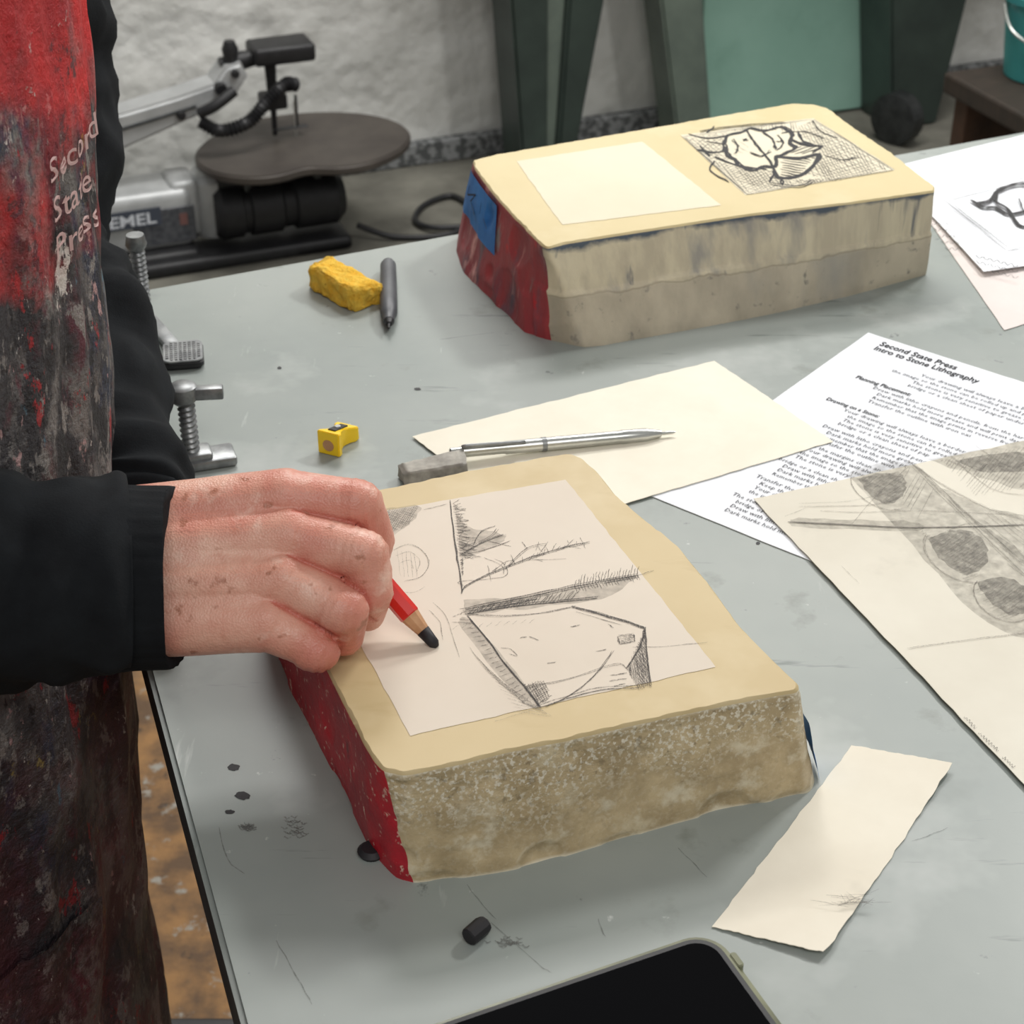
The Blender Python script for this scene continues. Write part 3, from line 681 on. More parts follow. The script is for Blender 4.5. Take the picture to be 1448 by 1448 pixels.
# ---------------------------------------------------------------- small items
p0=G(549,374,TZ+.0064);p1=G(550,464,TZ+.0064)
pr=empty('felt_pen',p0.lerp(p1,.5)-Vector((0,0,.0064)),'dark grey felt-tip pen lying beside a yellow sponge','pen')
v,f=lathe(p0,p1,[(0,.004),(.02,.0058),(.6,.0062),(.78,.006),(.8,.0048),(.9,.0038)],20); mk('barrel',v,f,'pen',parent=pr,auto=40)
v,f=lathe(p0.lerp(p1,.9),p1,[(0,.0036),(.4,.0022),(.45,.0012),(1,.0008)],14); mk('tip',v,f,'black',parent=pr,auto=40)
v,f=lathe(p0.lerp(p1,-.03),p0.lerp(p1,.03),[(0,.003),(.2,.0046),(1,.0052)],16); mk('end_cap',v,f,'black',parent=pr,auto=40)
def lump(name,foot,z0,hs,mat,label,cat,nz=.001,nsc=90,n=14,parent=None):
    bm=bmesh.new(); bmesh.ops.create_cube(bm,size=1); bmesh.ops.bevel(bm,geom=bm.edges[:],offset=.06,segments=2,affect='EDGES')
    bmesh.ops.subdivide_edges(bm,edges=[e for e in bm.edges if e.calc_length()>.3],cuts=n,use_grid_fill=True)
    Pq=[G(a,b_,z0) for a,b_ in foot]
    for q in bm.verts:
        u=q.co.x+.5;v_=q.co.y+.5;w_=q.co.z+.5
        p=Pq[0].lerp(Pq[1],u).lerp(Pq[3].lerp(Pq[2],u),v_)
        hh=(hs[0]*(1-u)+hs[1]*u)*(1-v_)+(hs[3]*(1-u)+hs[2]*u)*v_
        p.z=z0+w_*hh
        if w_>.02: p+=Vector((noise.noise(p*nsc),noise.noise(p*nsc+Vector((7,0,0))),noise.noise(p*nsc+Vector((0,7,0)))))*nz
        q.co=p
    v,f=bm_out(bm); return mk(name,v,f,mat,label=label,cat=cat,parent=parent)
lump('sponge',[(436,408),(470,392),(543,428),(498,443)],TZ,[.019,.018,.014,.017],'sponge','torn piece of yellow sponge on the table','sponge',.0022,150,20)
lump('kneaded_eraser',[(562,672),(655,655),(662,680),(572,688)],TZ+.001,[.008,.011,.012,.009],'rubber','smudged grey eraser block at the edge of blank paper','eraser',.0008,160)
p0=G(640,640,TZ+.0085);p1=G(955,611,TZ+.005)
mp=empty('mechanical_pencil',p0.lerp(p1,.5),'silver mechanical pencil with clip lying on blank paper','pencil')
v,f=lathe(p0.lerp(p1,.03),p1,[(0,.0028),(.02,.0036),(.2,.0036),(.21,.0041),(.74,.0041),(.75,.0044),(.86,.0042),(.93,.0022),(.935,.0012),(.985,.0010),(1,.0004)],20); mk('barrel',v,f,'silver',parent=mp,auto=30)
d=(p1-p0).normalized(); 
v,f=lathe(p0-d*.002,p0.lerp(p1,.05),[(0,.002),(.1,.003),(1,.0032)],16); mk('push_button',v,f,'silver',parent=mp,auto=30)
v,f=tube([p0+d*.006+Vector((0,-.001,.0040)),p0+d*.012+Vector((0,-.0025,.0052)),p0+d*.045+Vector((0,-.003,.0045))],[.0011,.0013,.0011],8,4); mk('clip',v,f,'clampm',parent=mp)
v,f=lathe(p0+d*.055,p0+d*.058,[(0,.0044),(1,.0044)],20); mk('ring',v,f,'clampm',parent=mp,auto=30)
# sharpener
A=G(450,640,TZ);Bv=G(482,642,TZ); w_=(Bv-A); wl=.0150; ln=.025
ax=w_.normalized(); ay=Vector((-ax.y,ax.x,0)); ay=(ay*.95+ax*.30).normalized(); ax=Vector((ay.y,-ay.x,0))
sh=empty('pencil_sharpener',A+ax*wl/2+ay*ln/2,'small yellow plastic pencil sharpener on the table','sharpener')
pts=[]
prof=[(0,0),(.14,0),(.26,.0026),(.5,.0042),(.70,.0026),(.84,0),(1,0)]
for t,ins in prof: pts.append((ins,t*ln))
for t,ins in prof[::-1]: pts.append((wl-ins,t*ln))
hz0=.0160
V=[];n_=len(pts)
for zq in (0,1):
    for x,y in pts:
        hh=(hz0 if zq else 0)-(0.007*(y/ln) if zq else 0)
        V.append(A+ax*x+ay*y+Vector((0,0,hh)))
Fc=[list(range(n_))[::-1],[n_+i for i in range(n_)]]+[[i,(i+1)%n_,n_+(i+1)%n_,n_+i] for i in range(n_)]
bm=bmesh.new(); bvs=[bm.verts.new(q) for q in V]
for q in Fc: bm.faces.new([bvs[i] for i in q])
bmesh.ops.recalc_face_normals(bm,faces=bm.faces)
bmesh.ops.bevel(bm,geom=bm.edges[:],offset=.0006,segments=2,affect='EDGES')
v,f=bm_out(bm); mk('body',v,f,'yellowplastic',parent=sh,auto=40)
c0=A+ax*wl/2+Vector((0,0,.0068)); v,f=lathe(c0-ay*.0003,c0-ay*.0001,[(0,.0038),(1,.0038)],20); mk('pencil_hole',v,f,'wood',parent=sh,smooth=False)
top=A+ax*(wl*.5)+ay*(ln*.5)+Vector((0,0,.0127)); tl=Matrix.Translation(top)@Matrix(((ax.x,ay.x,0,0),(ax.y,ay.y,0,0),(0,0,1,0),(0,0,0,1)))@Matrix.Rotation(math.radians(-15.6),4,'X')
v,f=box((-.0026,-.008,-.0006),(.0026,.008,.0006),.0002,1,tl); mk('blade',v,f,'black',parent=sh,smooth=False)
v,f=lathe(top+Vector((0,0,.0005)),top+Vector((0,0,.0014)),[(0,.002),(1,.0018)],14); mk('screw',v,f,'clampm',parent=sh,auto=30)
v,f=lathe(G(662,1326,TZ+.0042),G(686,1306,TZ+.0042),[(0,.0034),(.05,.004),(.8,.0042),(1,.0036)],10); mk('crayon_stub',v,f,'lead',label='short stub of black litho crayon on the table',cat='crayon',auto=30)
v,f=lathe(G(526,1207,TZ),G(526,1207,TZ)+Vector((0,0,.004)),[(0,.0055),(.5,.0065),(1,.0045)],18); mk('crayon_chip',v,f,'lead',label='small round black crayon chip beside the stone',cat='crayon',auto=40)
# red pencil in the hand
tip=G(618,915,ZS+.0002); pv=Vector((-.648,.45,.60)).normalized()
rp=empty('red_pencil',tip,'red grease pencil with black lead held in a hand','pencil')
v,f=lathe(tip,tip+pv*.010,[(0,.0012),(.2,.0026),(1,.0033)],16); mk('lead',v,f,'lead',parent=rp)
v,f=lathe(tip+pv*.010,tip+pv*.019,[(0,.0032),(1,.0047)],8); mk('sharpened_wood',v,f,'wood',parent=rp,auto=30)
v,f=lathe(tip+pv*.019,tip+pv*.072,[(0,.0047),(.01,.0051),(.98,.0051),(1,.0045)],8); mk('barrel',v,f,'redpencil',parent=rp,auto=30)
# phone
c0=G(1008,1308,TZ+.0115); dl=(G(590,1452,TZ+.0115)-G(985,1318,TZ+.0115)); dl.z=0; dl.normalize(); ds=Vector((-dl.y,dl.x,0))
if ds.y>0: ds=-ds
c0.z=TZ
def rrect(x0,x1,y0,y1,r,n=8):
    out=[]
    for cx,cy,a0 in ((x1-r,y1-r,0),(x0+r,y1-r,90),(x0+r,y0+r,180),(x1-r,y0+r,270)):
        for k in range(n+1):
            a=math.radians(a0+90*k/n); out.append((cx+r*math.cos(a),cy+r*math.sin(a)))
    return out
def prism(out,z0,z1,bev,fn):
    bm=bmesh.new(); a=[bm.verts.new((x,y,z0)) for x,y in out]; fc=bm.faces.new(a)
    e=bmesh.ops.extrude_face_region(bm,geom=[fc]); bmesh.ops.translate(bm,verts=[q for q in e['geom'] if isinstance(q,bmesh.types.BMVert)],vec=(0,0,z1-z0))
    bmesh.ops.recalc_face_normals(bm,faces=bm.faces)
    if bev: bmesh.ops.bevel(bm,geom=[ed for ed in bm.edges if abs(ed.verts[0].co.z-ed.verts[1].co.z)<1e-6],offset=bev,segments=3,affect='EDGES')
    for q in bm.verts: q.co=fn(q.co)
    bmesh.ops.recalc_face_normals(bm,faces=bm.faces)
    return bm_out(bm)
fn=lambda p: c0+dl*p.x+ds*p.y+Vector((0,0,p.z))
ph=empty('smartphone',fn(Vector((.08,.04,0))),'black smartphone with dark screen in a clear protective case','phone')
v,f=prism(rrect(0,.162,0,.081,.014),0,.0108,.0018,fn); mk('case',v,f,'case',parent=ph,auto=40)
rim=prism(rrect(.0030,.159,.0030,.078,.012),.0109,.0114,.0002,fn); mk('frame',*rim,'black',parent=ph,auto=40)
v,f=prism(rrect(.0054,.1566,.0054,.0756,.010),.0115,.0117,0,fn); mk('screen',v,f,'screen',parent=ph,smooth=False)
v,f=lathe(fn(Vector((.085,.045,.0118))),fn(Vector((.085,.045,.0119))),[(0,.003),(1,.003)],24); mk('button_icon',v,f,'label',parent=ph,smooth=False)
for xx in (.03,.05):
    q=prism([(xx,-.0012),(xx+.012,-.0012),(xx+.012,.001),(xx,.001)],.003,.0075,0,fn); mk('side_button',*q,'case',parent=ph,smooth=False)
for y in (.016,.058):
    q=prism(rrect(-.0014,.0016,y,y+.008,.0012,3),.003,.0112,.0004,fn); mk('case_bumper',*q,'case',parent=ph,smooth=False)
# ---------------------------------------------------------------- clamps
def screw(p0,h,r,turns):
    V=[];Fc=[];seg=16;n=turns*6
    for k in range(n+1):
        for i in range(seg):
            a=2*math.pi*i/seg; ph_=(k/6-i/seg)%1; rad=r*(1-.25*abs(ph_*2-1))
            V.append(Vector(p0)+Vector((rad*math.cos(a),rad*math.sin(a),h*k/n)))
    for k in range(n):
        for i in range(seg):
            j=(i+1)%seg; Fc.append([k*seg+i,k*seg+j,(k+1)*seg+j,(k+1)*seg+i])
    Fc.append(list(range(seg))[::-1]); Fc.append([n*seg+i for i in range(seg)]); return V,Fc
def rotm(p,a): return Matrix.Translation(p)@Matrix.Rotation(a,4,'Z')
edge_n=Vector((-.948,-.319,0))
b0=G(282,657,TZ)
cl=empty('table_clamp',b0,'zinc table clamp with T-handle screw on the table edge','clamp')
cm=rotm(b0,math.radians(18))
dist_e=-( (b0-Vector((-.188,.722,TZ))).dot(edge_n) )
xo=-(dist_e+.006)
parts=[box((-.020,-.010,.0005),(.022,.010,.007),.002,2,cm),box((-.012,-.008,.006),(.008,.008,.011),.002,2,cm),box((xo-.010,-.006,.0005),(-.010,.006,.007),.002,2,cm)]
parts.append(box((xo-.012,-.007,-.075),(xo-.001,.007,.007),.002,2,cm)); parts.append(box((xo-.012,-.007,-.080),(-.005,.007,-.066),.002,2,cm))
v,f=merge(parts); mk('clamp_frame',v,f,'clampm',parent=cl,auto=40)
v,f=screw(b0+Vector((-.004,0,.006)),.040,.0056,11); mk('screw',v,f,'clampm',parent=cl,auto=25)
tpz=b0+Vector((-.005,0,.046)); tm=rotm(tpz,math.radians(6))
v,f=merge([lathe(tpz-Vector((0,0,.003)),tpz+Vector((0,0,.009)),[(0,.006),(.2,.0082),(.9,.0082),(1,.0065)],20),box((-.0235,-.0034,-.001),(-.004,.0034,.0066),.001,2,tm),box((.004,-.0034,-.001),(.0235,.0034,.0066),.001,2,tm)])
mk('t_handle',v,f,'clampm',parent=cl,auto=40)
b1=G(205,448,TZ); cl2=empty('table_clamp',b1,'zinc table clamp with threaded screw and cross-hatched pad','clamp')
pdp=G(260,512,TZ)
v,f=screw(b1+Vector((0,0,.004)),.05,.0058,14); mk('screw',v,f,'clampm',parent=cl2,auto=25)
v,f=lathe(b1+Vector((0,0,.052)),b1+Vector((0,0,.062)),[(0,.006),(.3,.0075),(1,.006)],20); mk('screw_cap',v,f,'clampm',parent=cl2,auto=40)
pmx=rotm(pdp,math.radians(10)); fnp=lambda p: pmx@p
v,f=prism(rrect(-.0135,.0135,-.013,.018,.005),.0005,.006,.0015,fnp); mk('pad_base',v,f,'black',parent=cl2,auto=40)
parts=[prism(rrect(-.0130,.0130,-.0125,.0175,.005),.0061,.0072,.0003,fnp)]
for i in range(8):
    for j in range(9):
        if (i in (0,7)) and (j in (0,8)): continue
        parts.append(box((-.0115+i*.003,-.0105+j*.003,.0072),(-.0095+i*.003,-.0085+j*.003,.0079),.0003,1,pmx))
v,f=merge(parts); mk('pad',v,f,'clampm',parent=cl2,label='cross-hatched metal pad',smooth=False)
ang=math.atan2((pdp-b1).y,(pdp-b1).x)
dist_e=-( (b1-Vector((-.188,.722,TZ))).dot(edge_n) ); xo=-(dist_e+.006)
v,f=merge([box((-.008,-.005,.0005),((pdp-b1).length-.012,.005,.005),.001,2,rotm(b1,ang)),box((xo-.01,-.007,.0005),(-.003,.007,.007),.001,2,rotm(b1,math.radians(18))),box((xo-.012,-.007,-.07),(xo-.001,.007,.007),.001,2,rotm(b1,math.radians(18)))]); mk('clamp_frame',v,f,'clampm',parent=cl2,auto=40)
# ---------------------------------------------------------------- scroll saw
O=G(500,352,0)
sw=empty('scroll_saw',O,'grey and black benchtop scroll saw standing on the floor','saw',R21)
def lm(name,vf,mat,**k): return mk(name,vf[0],vf[1],mat,parent=sw,local=True,auto=35,**k)
lm('base',merge([box((-.66,0,0),(0,.10,.028),.01,3),box((-.66,.02,0),(-.30,.26,.04),.012,3),box((-.12,.0,0),(0,.24,.025),.01,3)]),'black')
lm('lower_housing',merge([box((-.66,.05,.035),(-.30,.17,.155),.02,4),box((-.34,.06,.05),(-.285,.15,.165),.012,3),lathe((-.255,.10,.04),(-.255,.10,.165),[(0,.04),(.1,.045),(.9,.045),(1,.035)],24)]),'sawgrey')
lm('motor',merge([lathe((-.26,.07,.09),(.0,.07,.09),[(0,.045),(.05,.055),(.2,.055),(.21,.049),(.26,.049),(.27,.055),(.5,.055),(.52,.048),(.6,.048),(.62,.055),(.93,.055),(1,.04)],28)]),'black')
lm('tilt_bracket',merge([lathe((-.26,.10,.15),(-.02,.10,.15),[(0,.03),(.05,.045),(.3,.045),(.32,.038),(.5,.038),(.52,.045),(.95,.045),(1,.03)],24)]),'black')
lm('tilt_scale',merge([box((-.25,.05,.168),(.0,.06,.186),.003,2),box((-.20,.045,.12),(-.185,.06,.17),.003,2),box((-.06,.045,.12),(-.045,.06,.17),.003,2)]),'steel')
out=[]
for k in range(72):
    a=2*math.pi*k/72; r=1-.20*math.exp(-((math.degrees(a)-262)/16)**2)-.0
    out.append((-.072+.215*math.cos(a)*r,.07+.165*math.sin(a)*r+(-.03 if math.cos(a)<-.2 else 0)*(-math.cos(a)-.2)))
lm('saw_table',prism(out,.190,.208,.004,lambda p:p.copy()),'sawtable')
# flat cast upper arm: extruded side profile
armp=[(-.66,.17),(-.66,.275),(-.52,.292),(-.40,.305),(-.30,.322),(-.23,.338),(-.205,.368),(-.175,.372),(-.165,.345),(-.20,.300),(-.27,.280),(-.36,.252),(-.48,.215),(-.56,.19)]
v,f=prism(armp,.085,.155,.006,lambda p:Vector((p.x,p.z,p.y)))
lm('upper_arm',merge([(v,f),box((-.66,.07,.12),(-.54,.17,.20),.02,3)]),'sawgrey')
lm('arm_stripe',tube([(-.64,.083,.245),(-.5,.083,.262),(-.36,.083,.285),(-.27,.083,.302)],[.004,.004,.003,.003],8,5),'steel')
for bx,by,bz,br_ in ((-.455,.074,.240,.011),(-.30,.074,.288,.009),(-.54,.074,.225,.011),(-.22,.074,.33,.012),(-.19,.074,.355,.008)):
    lm('arm_bolt',lathe((bx,by,bz),(bx,by+.014,bz),[(0,br_*.8),(.3,br_),(1,br_)],16),'black')
lm('tension_knob',merge([box((-.15,.08,.360),(-.03,.16,.395),.008,3),lathe((-.19,.11,.37),(-.19,.11,.41),[(0,.012),(.6,.016),(1,.010)],16),lathe((-.21,.12,.362),(-.13,.12,.37),[(0,.014),(.5,.018),(1,.014)],16)]),'black')
lm('blade_holder',merge([lathe((-.115,.11,.37),(-.115,.11,.215),[(0,.012),(.4,.010),(.6,.006),(1,.005)],14),box((-.14,.09,.27),(-.09,.13,.30),.004,2),box((-.12,.10,.225),(-.05,.115,.228),.001,1),lathe((-.07,.108,.225),(-.07,.108,.29),[(0,.003),(1,.003)],8)]),'black')
lm('saw_blade',box((-.076,.105,.20),(-.073,.106,.28),0),'silver')
lm('air_hose',merge([tube([(-.27,.06,.28),(-.235,.045,.262),(-.18,.05,.27),(-.14,.06,.30),(-.10,.07,.325),(-.075,.08,.32)],[.0125]*6,12,14,disp=lambda q,t,a:.0025*math.sin(t*240)),tube([(-.27,.06,.295),(-.24,.05,.31),(-.2,.06,.33)],[.011]*3,12,5)]),'black')
lm('rating_label',box((-.42,.046,.050),(-.30,.049,.122),.001,1),'label',label='dark rating label')
tv,tf=textmesh('DREMEL',bold=.02); tw=max(q.x for q in tv)
lm('label_panel',box((-.53,.0445,.092),(-.365,.0458,.128),0),'labelblue'); lm('label_stripe',box((-.33,.0445,.085),(-.315,.0458,.108),0),'labelred')
mk('label_lettering',[(-.520+q.x/tw*.145,.0435,.098+q.y*.032) for q in tv],tf,'labelw',parent=sw,local=True,smooth=False,label='pale brand lettering')
cb=[G(505,318,.03),G(560,335,.008),G(640,330,.008),G(668,300,.008),G(640,277,.008),G(600,290,.008),G(588,312,.008),G(620,322,.012),G(700,315,.008),G(730,300,.008)]
v,f=tube(cb,[.006]*len(cb),10,8); mk('power_cable',v,f,'black',label='black power cable coiled on the floor beside the saw',cat='cable')
# ---------------------------------------------------------------- bench with wedge legs, cabinet, stool, bucket, wheel
bn=empty('steel_bench',(.07,3.62,0),'heavy dark green steel bench with tapered wedge legs by the wall','bench',R21)
def wedge(top,bot,y0,y1,zt=.86,bev=.006):
    bm=bmesh.new(); V=[bm.verts.new(p) for p in ((bot[0],y0,0),(bot[1],y0,0),(bot[1],y1,0),(bot[0],y1,0),(top[0],y0,zt),(top[1],y0,zt),(top[1],y1,zt),(top[0],y1,zt))]
    for q in ((3,2,1,0),(4,5,6,7),(0,1,5,4),(1,2,6,5),(2,3,7,6),(3,0,4,7)): bm.faces.new([V[i] for i in q])
    bmesh.ops.bevel(bm,geom=bm.edges[:],offset=bev,segments=2,affect='EDGES'); return bm_out(bm)
def bl(name,vf,mat,lab=None): 
    o=mk(name,vf[0],vf[1],mat,parent=bn,local=True,smooth=False)
    if lab:o['label']=lab
bl('leg',merge([wedge((-.12,-.005),(-.055,.0),-.02,.10),wedge((.07,.21),(.02,.055),-.02,.10)]),'green')
bl('leg_web',wedge((-.01,.075),(-.0,.025),.0,.08),'green2')
bl('leg',wedge((.18,.30),(.335,.42),.02,.12),'green2','grey-green slanted steel leg')
bl('leg',wedge((.74,1.1),(.86,.98),-.02,.12),'green')
bl('bench_top',box((-.3,-.1,.86),(1.5,.15,.92),.008),'green')
wx=.80; bl('wheel',lathe((wx,-.10,.058),(wx+.045,-.08,.058),[(0,.03),(.05,.045),(.1,.058),(.9,.058),(1,.045)],32),'steel')
cbn=empty('metal_cabinet',(.07,3.62,0),'turquoise painted metal cabinet beneath the green bench','cabinet',R21)
v,f=box((.425,.135,.0),(.87,.185,.82),.006); mk('body',v,f,'teal',parent=cbn,local=True,smooth=False)
v,f=box((.43,.123,.005),(.865,.134,.81),.004); mk('door',v,f,'teal',parent=cbn,local=True,smooth=False)
so=Vector((1.06,3.22,0))
st=empty('wooden_stool',so,'low dark brown wooden stool with sturdy legs','stool',R21)
v,f=box((-.19,-.16,.305),(.25,.16,.345),.006); mk('seat',v,f,'brownwood',parent=st,local=True,smooth=False)
for x,y in ((-.15,-.12),(.21,-.12),(.21,.12),(-.15,.12)):
    v,f=box((x-.02,y-.02,0),(x+.02,y+.02,.305),.003); mk('leg',v,f,'legwood',parent=st,local=True,smooth=False)
v,f=box((-.13,-.13,.20),(.19,-.11,.30),.002); mk('apron_rail',v,f,'legwood',parent=st,local=True,smooth=False)
v,f=box((-.13,.11,.20),(.19,.13,.30),.002); mk('apron_rail',v,f,'legwood',parent=st,local=True,smooth=False)
bk=empty('plastic_bucket',so+Vector((-.045,.06,.345)),'turquoise plastic bucket standing on the stool','bucket')
v,f=lathe((0,0,0),(0,0,.16),[(0,.075),(.02,.08),(.9,.095),(.92,.102),(1,.102),(1,.094),(.9,.088),(.05,.072)],32); mk('body',v,f,'teal2',parent=bk,local=True,auto=40)
v,f=tube([(-.1,0,.14),(-.09,-.07,.10),(0,-.115,.07),(.09,-.07,.10),(.1,0,.14)],[.003]*5,8,8); mk('handle',v,f,'silver',parent=bk,local=True)
mk('rubber_mat',*box((-.80,.60,0),(-.235,1.275,.012),.004),'black',label='black rubber floor mat under the table edge',cat='mat',smooth=False)
# ---------------------------------------------------------------- person
def cap(bm,a,b_,r0,r1,seg=20):
    a=Vector(a);b_=Vector(b_); d=b_-a; L_=d.length
    for p,r in ((a,r0),(b_,r1)): bmesh.ops.create_uvsphere(bm,u_segments=seg,v_segments=seg//2+2,radius=r,matrix=Matrix.Translation(p))
    if L_>1e-5:
        q=d.to_track_quat('Z','Y').to_matrix().to_4x4()
        bmesh.ops.create_cone(bm,cap_ends=True,segments=seg,radius1=r0,radius2=r1,depth=L_,matrix=Matrix.Translation((a+b_)/2)@q)
def chain(bm,P,R,seg=20):
    for i in range(len(P)-1): cap(bm,P[i],P[i+1],R[i],R[i+1],seg)
def remeshed(bm,vox,it,fac=.5,detail=None):
    me=bpy.data.meshes.new('tmp'); bm.to_mesh(me); bm.free()
    o=bpy.data.objects.new('tmp',me); COL.objects.link(o)
    r=o.modifiers.new('r','REMESH'); r.mode='VOXEL'; r.voxel_size=vox
    s=o.modifiers.new('s','SMOOTH'); s.iterations=it; s.factor=fac
    dg=bpy.context.evaluated_depsgraph_get(); m2=bpy.data.meshes.new_from_object(o.evaluated_get(dg))
    if detail: V=[v.co+v.normal*detail(v.co,v.normal) for v in m2.vertices]
    else: V=[v.co.copy() for v in m2.vertices]
    Fc=[list(p.vertices) for p in m2.polygons]
    bpy.data.objects.remove(o); return V,Fc
# right hand holding the pencil
hb=bmesh.new()
I=[Y(404,707,.679),Y(507,713,.677),Y(528,764,.681),Vector((-.0655,.679,.989))]
Md=[Y(412,761,.664),Y(514,785,.655),Y(524,836,.650),Vector((-.0665,.660,.9745))]
Rg=[Y(400,822,.648),Y(489,863,.636),Y(486,899,.643),Y(466,896,.658)]
Pk=[Y(376,881,.634),Y(452,920,.628),Y(446,918,.638),Y(428,910,.642)]
chain(hb,I,[.0140,.0114,.0100,.0082],28); chain(hb,Md,[.0140,.0117,.0103,.0082],28)
chain(hb,Rg,[.0132,.0109,.0093,.0076],28); chain(hb,Pk,[.0122,.0095,.0080,.0070],28)
for k_,r_ in ((I,.0119),(Md,.0122),(Rg,.0114),(Pk,.0100)): cap(hb,k_[1]+Vector((-.002,-.0004,.0003)),k_[1]+Vector((-.004,-.0002,.0003)),r_,r_*.97)
mc=[(Y(150,745,.672),I[0],.0175,.0142),(Y(150,790,.660),Md[0],.0195,.0148),(Y(150,835,.650),Rg[0],.0190,.0141),(Y(150,878,.642),Pk[0],.0175,.0129)]
for a_,b_,r0,r1 in mc: chain(hb,[a_,b_],[r0,r1],28)
for i in range(3):
    a_=mc[i];b_=mc[i+1]
    for t in (.25,.5,.75):
        chain(hb,[a_[0].lerp(b_[0],t),a_[1].lerp(b_[1],t)+Vector((-.009,.0009,-.0003))],[(a_[2]+b_[2])/2*1.0,(a_[3]+b_[3])/2*.94])
chain(hb,[Y(160,790,.672),Y(380,750,.684)],[.018,.013]); chain(hb,[Y(160,850,.655),Y(360,860,.652)],[.018,.013])
chain(hb,[Y(400,770,.682),Y(480,800,.680)],[.013,.009]); chain(hb,[Y(400,820,.670),Y(475,845,.668)],[.013,.008])
chain(hb,[Y(465,735,.688),Y(490,830,.672)],[.009,.008]); chain(hb,[Y(450,800,.672),Y(450,880,.652)],[.009,.009])
w0=Vector((-.155,.690,1.005)); chain(hb,[w0,Vector((-.125,.700,.997)),Vector((-.100,.697,.992)),Vector((-.0745,.684,.983))],[.017,.0135,.0112,.0088])
cap(hb,w0,Y(250,740,.690),.016,.016)
El=Vector((-.44,.60,1.045)); cap(hb,Y(160,815,.656),El.lerp(Y(160,815,.656),.4),.030,.036)
CH4=(I,Md,Rg,Pk)
KN=[]
for ch in CH4:
    KN.append((ch[1],(ch[1]-ch[0]).normalized(),.0100,.00026)); KN.append((ch[2],(ch[3]-ch[1]).normalized(),.008,.00020))
def sd(p,a,b_):
    ab=b_-a; t=max(0,min(1,(p-a).dot(ab)/ab.length_squared)); return (p-a-ab*t).length
SEG=[]
for ch,rr_ in zip(CH4,(.0112,.0114,.0106,.0094)):
    SEG.append((ch[0].lerp(ch[1],.22),ch[1],ch[2],rr_))
def hdet(p,n):
    o=.0004*noise.noise(p*45)
    for k_,a_,r_,am in KN:
        d=p-k_; q=d.length_squared/(r_*r_*2.2)
        if q<4: o-=am*math.exp(-q)*(.5+.5*math.cos(d.dot(a_)*2*math.pi/.0036+1.5*noise.noise(p*120)))*1.6
    for j_,ch in enumerate((I,Md,Rg)):
        k_=ch[0]+Vector((0,-.6,.7)).normalized()*.012; q=(p-k_).length_squared/(.010**2); o+=.0010*math.exp(-q)
        s_=mc[j_][0]; dd=(ch[0]-s_); t=max(0,min(1,(p-s_).dot(dd)/dd.length_squared)); r_=(p-s_-dd*t); r_=(r_-n*r_.dot(n)).length
        o+=.00045*math.exp(-(r_/.0032)**2)*max(0,t-.35)/.65
    # one soft vein crossing the back of the hand
    vx=math.sin((p.x+.19)*38)*.004; r_=abs((p-mc[1][0]).dot(Vector((0,.62,.78)))+.004-vx)
    if p.x<-.115: o+=.0004*math.exp(-(r_/.0022)**2)
    if p.x>-.120:
        ds_=sorted(min(sd(p,s_[0],s_[1]),sd(p,s_[1],s_[2]))-s_[3] for s_ in SEG)
        df=ds_[1]-ds_[0]
        if ds_[1]<.006: o-=.0022*math.exp(-(df/.0012)**2)*max(0,1-ds_[1]/.006)
    return o
HV,HF=remeshed(hb,.00095,6,.5,hdet)
# left hand leaning on the table, behind the drawing hand
lh=bmesh.new(); Lw=Vector((-.212,.818,.940))
Lc=Lw+Vector((.004,-.040,-.014))
cap(lh,Lw+Vector((-.02,.06,.02)),Lw,.026,.024); cap(lh,Lw,Lc,.024,.019)
for i,(l) in enumerate((.050,.056,.052,.042)):
    b_=Lc+Vector((-.028+i*.018,-.008-.008*(i%3==1),0)); dd=Vector((-.15+i*.08,-1,0)).normalized()
    cap(lh,Lw,b_,.018,.0125); q=b_+dd*l*.5+Vector((0,0,.004)); e=b_+dd*l; e.z=TZ+.0085
    chain(lh,[b_,q,e],[.0115,.0095,.0078])
cap(lh,Lw+Vector((.008,.0,-.003)),Lc+Vector((.030,.008,-.008)),.016,.011); e=Lc+Vector((.045,-.02,0)); e.z=TZ+.009; cap(lh,Lc+Vector((.030,.008,-.008)),e,.011,.009)
LV,LF=remeshed(lh,.0022,5)
LV=[Vector((q.x,q.y,max(q.z,TZ+.0004))) for q in LV]
fx=Vector((.948,.319,0)); sd_=Vector((-.319,.948,0))
def body_c(z):
    K=[(.25,-.401,.79,.165,.235),(.7,-.374,.79,.142,.21),(.95,-.350,.79,.132,.195),(1.15,-.333,.80,.128,.195),(1.3,-.329,.80,.125,.195),(1.45,-.33,.80,.10,.17)]
    if z<=K[0][0]: return K[0][1:]
    for a,b_ in zip(K,K[1:]):
        if z<=b_[0]:
            t=(z-a[0])/(b_[0]-a[0]); return tuple(a[i]+(b_[i]-a[i])*t for i in range(1,5))
    return K[-1][1:]
def bp(z,phi,off=0):
    cx,cy,a,b_=body_c(z); return Vector((cx,cy,z))+fx*((a+off)*math.cos(phi))+sd_*((b_+off)*math.sin(phi))
bb=bmesh.new()
shR=Vector((-.40,.60,1.40)); shL=Vector((-.40,.99,1.42))
hd=Vector((-.28,.84,1.66))
cap(bb,(-.43,.82,.98),(-.41,.82,1.15),.115,.115,24); cap(bb,(-.41,.82,1.15),(-.40,.81,1.34),.115,.11,24)
chain(bb,[shR,(-.40,.81,1.40),shL],[.06,.10,.06]); cap(bb,(-.39,.81,1.42),(-.335,.825,1.56),.058,.054)
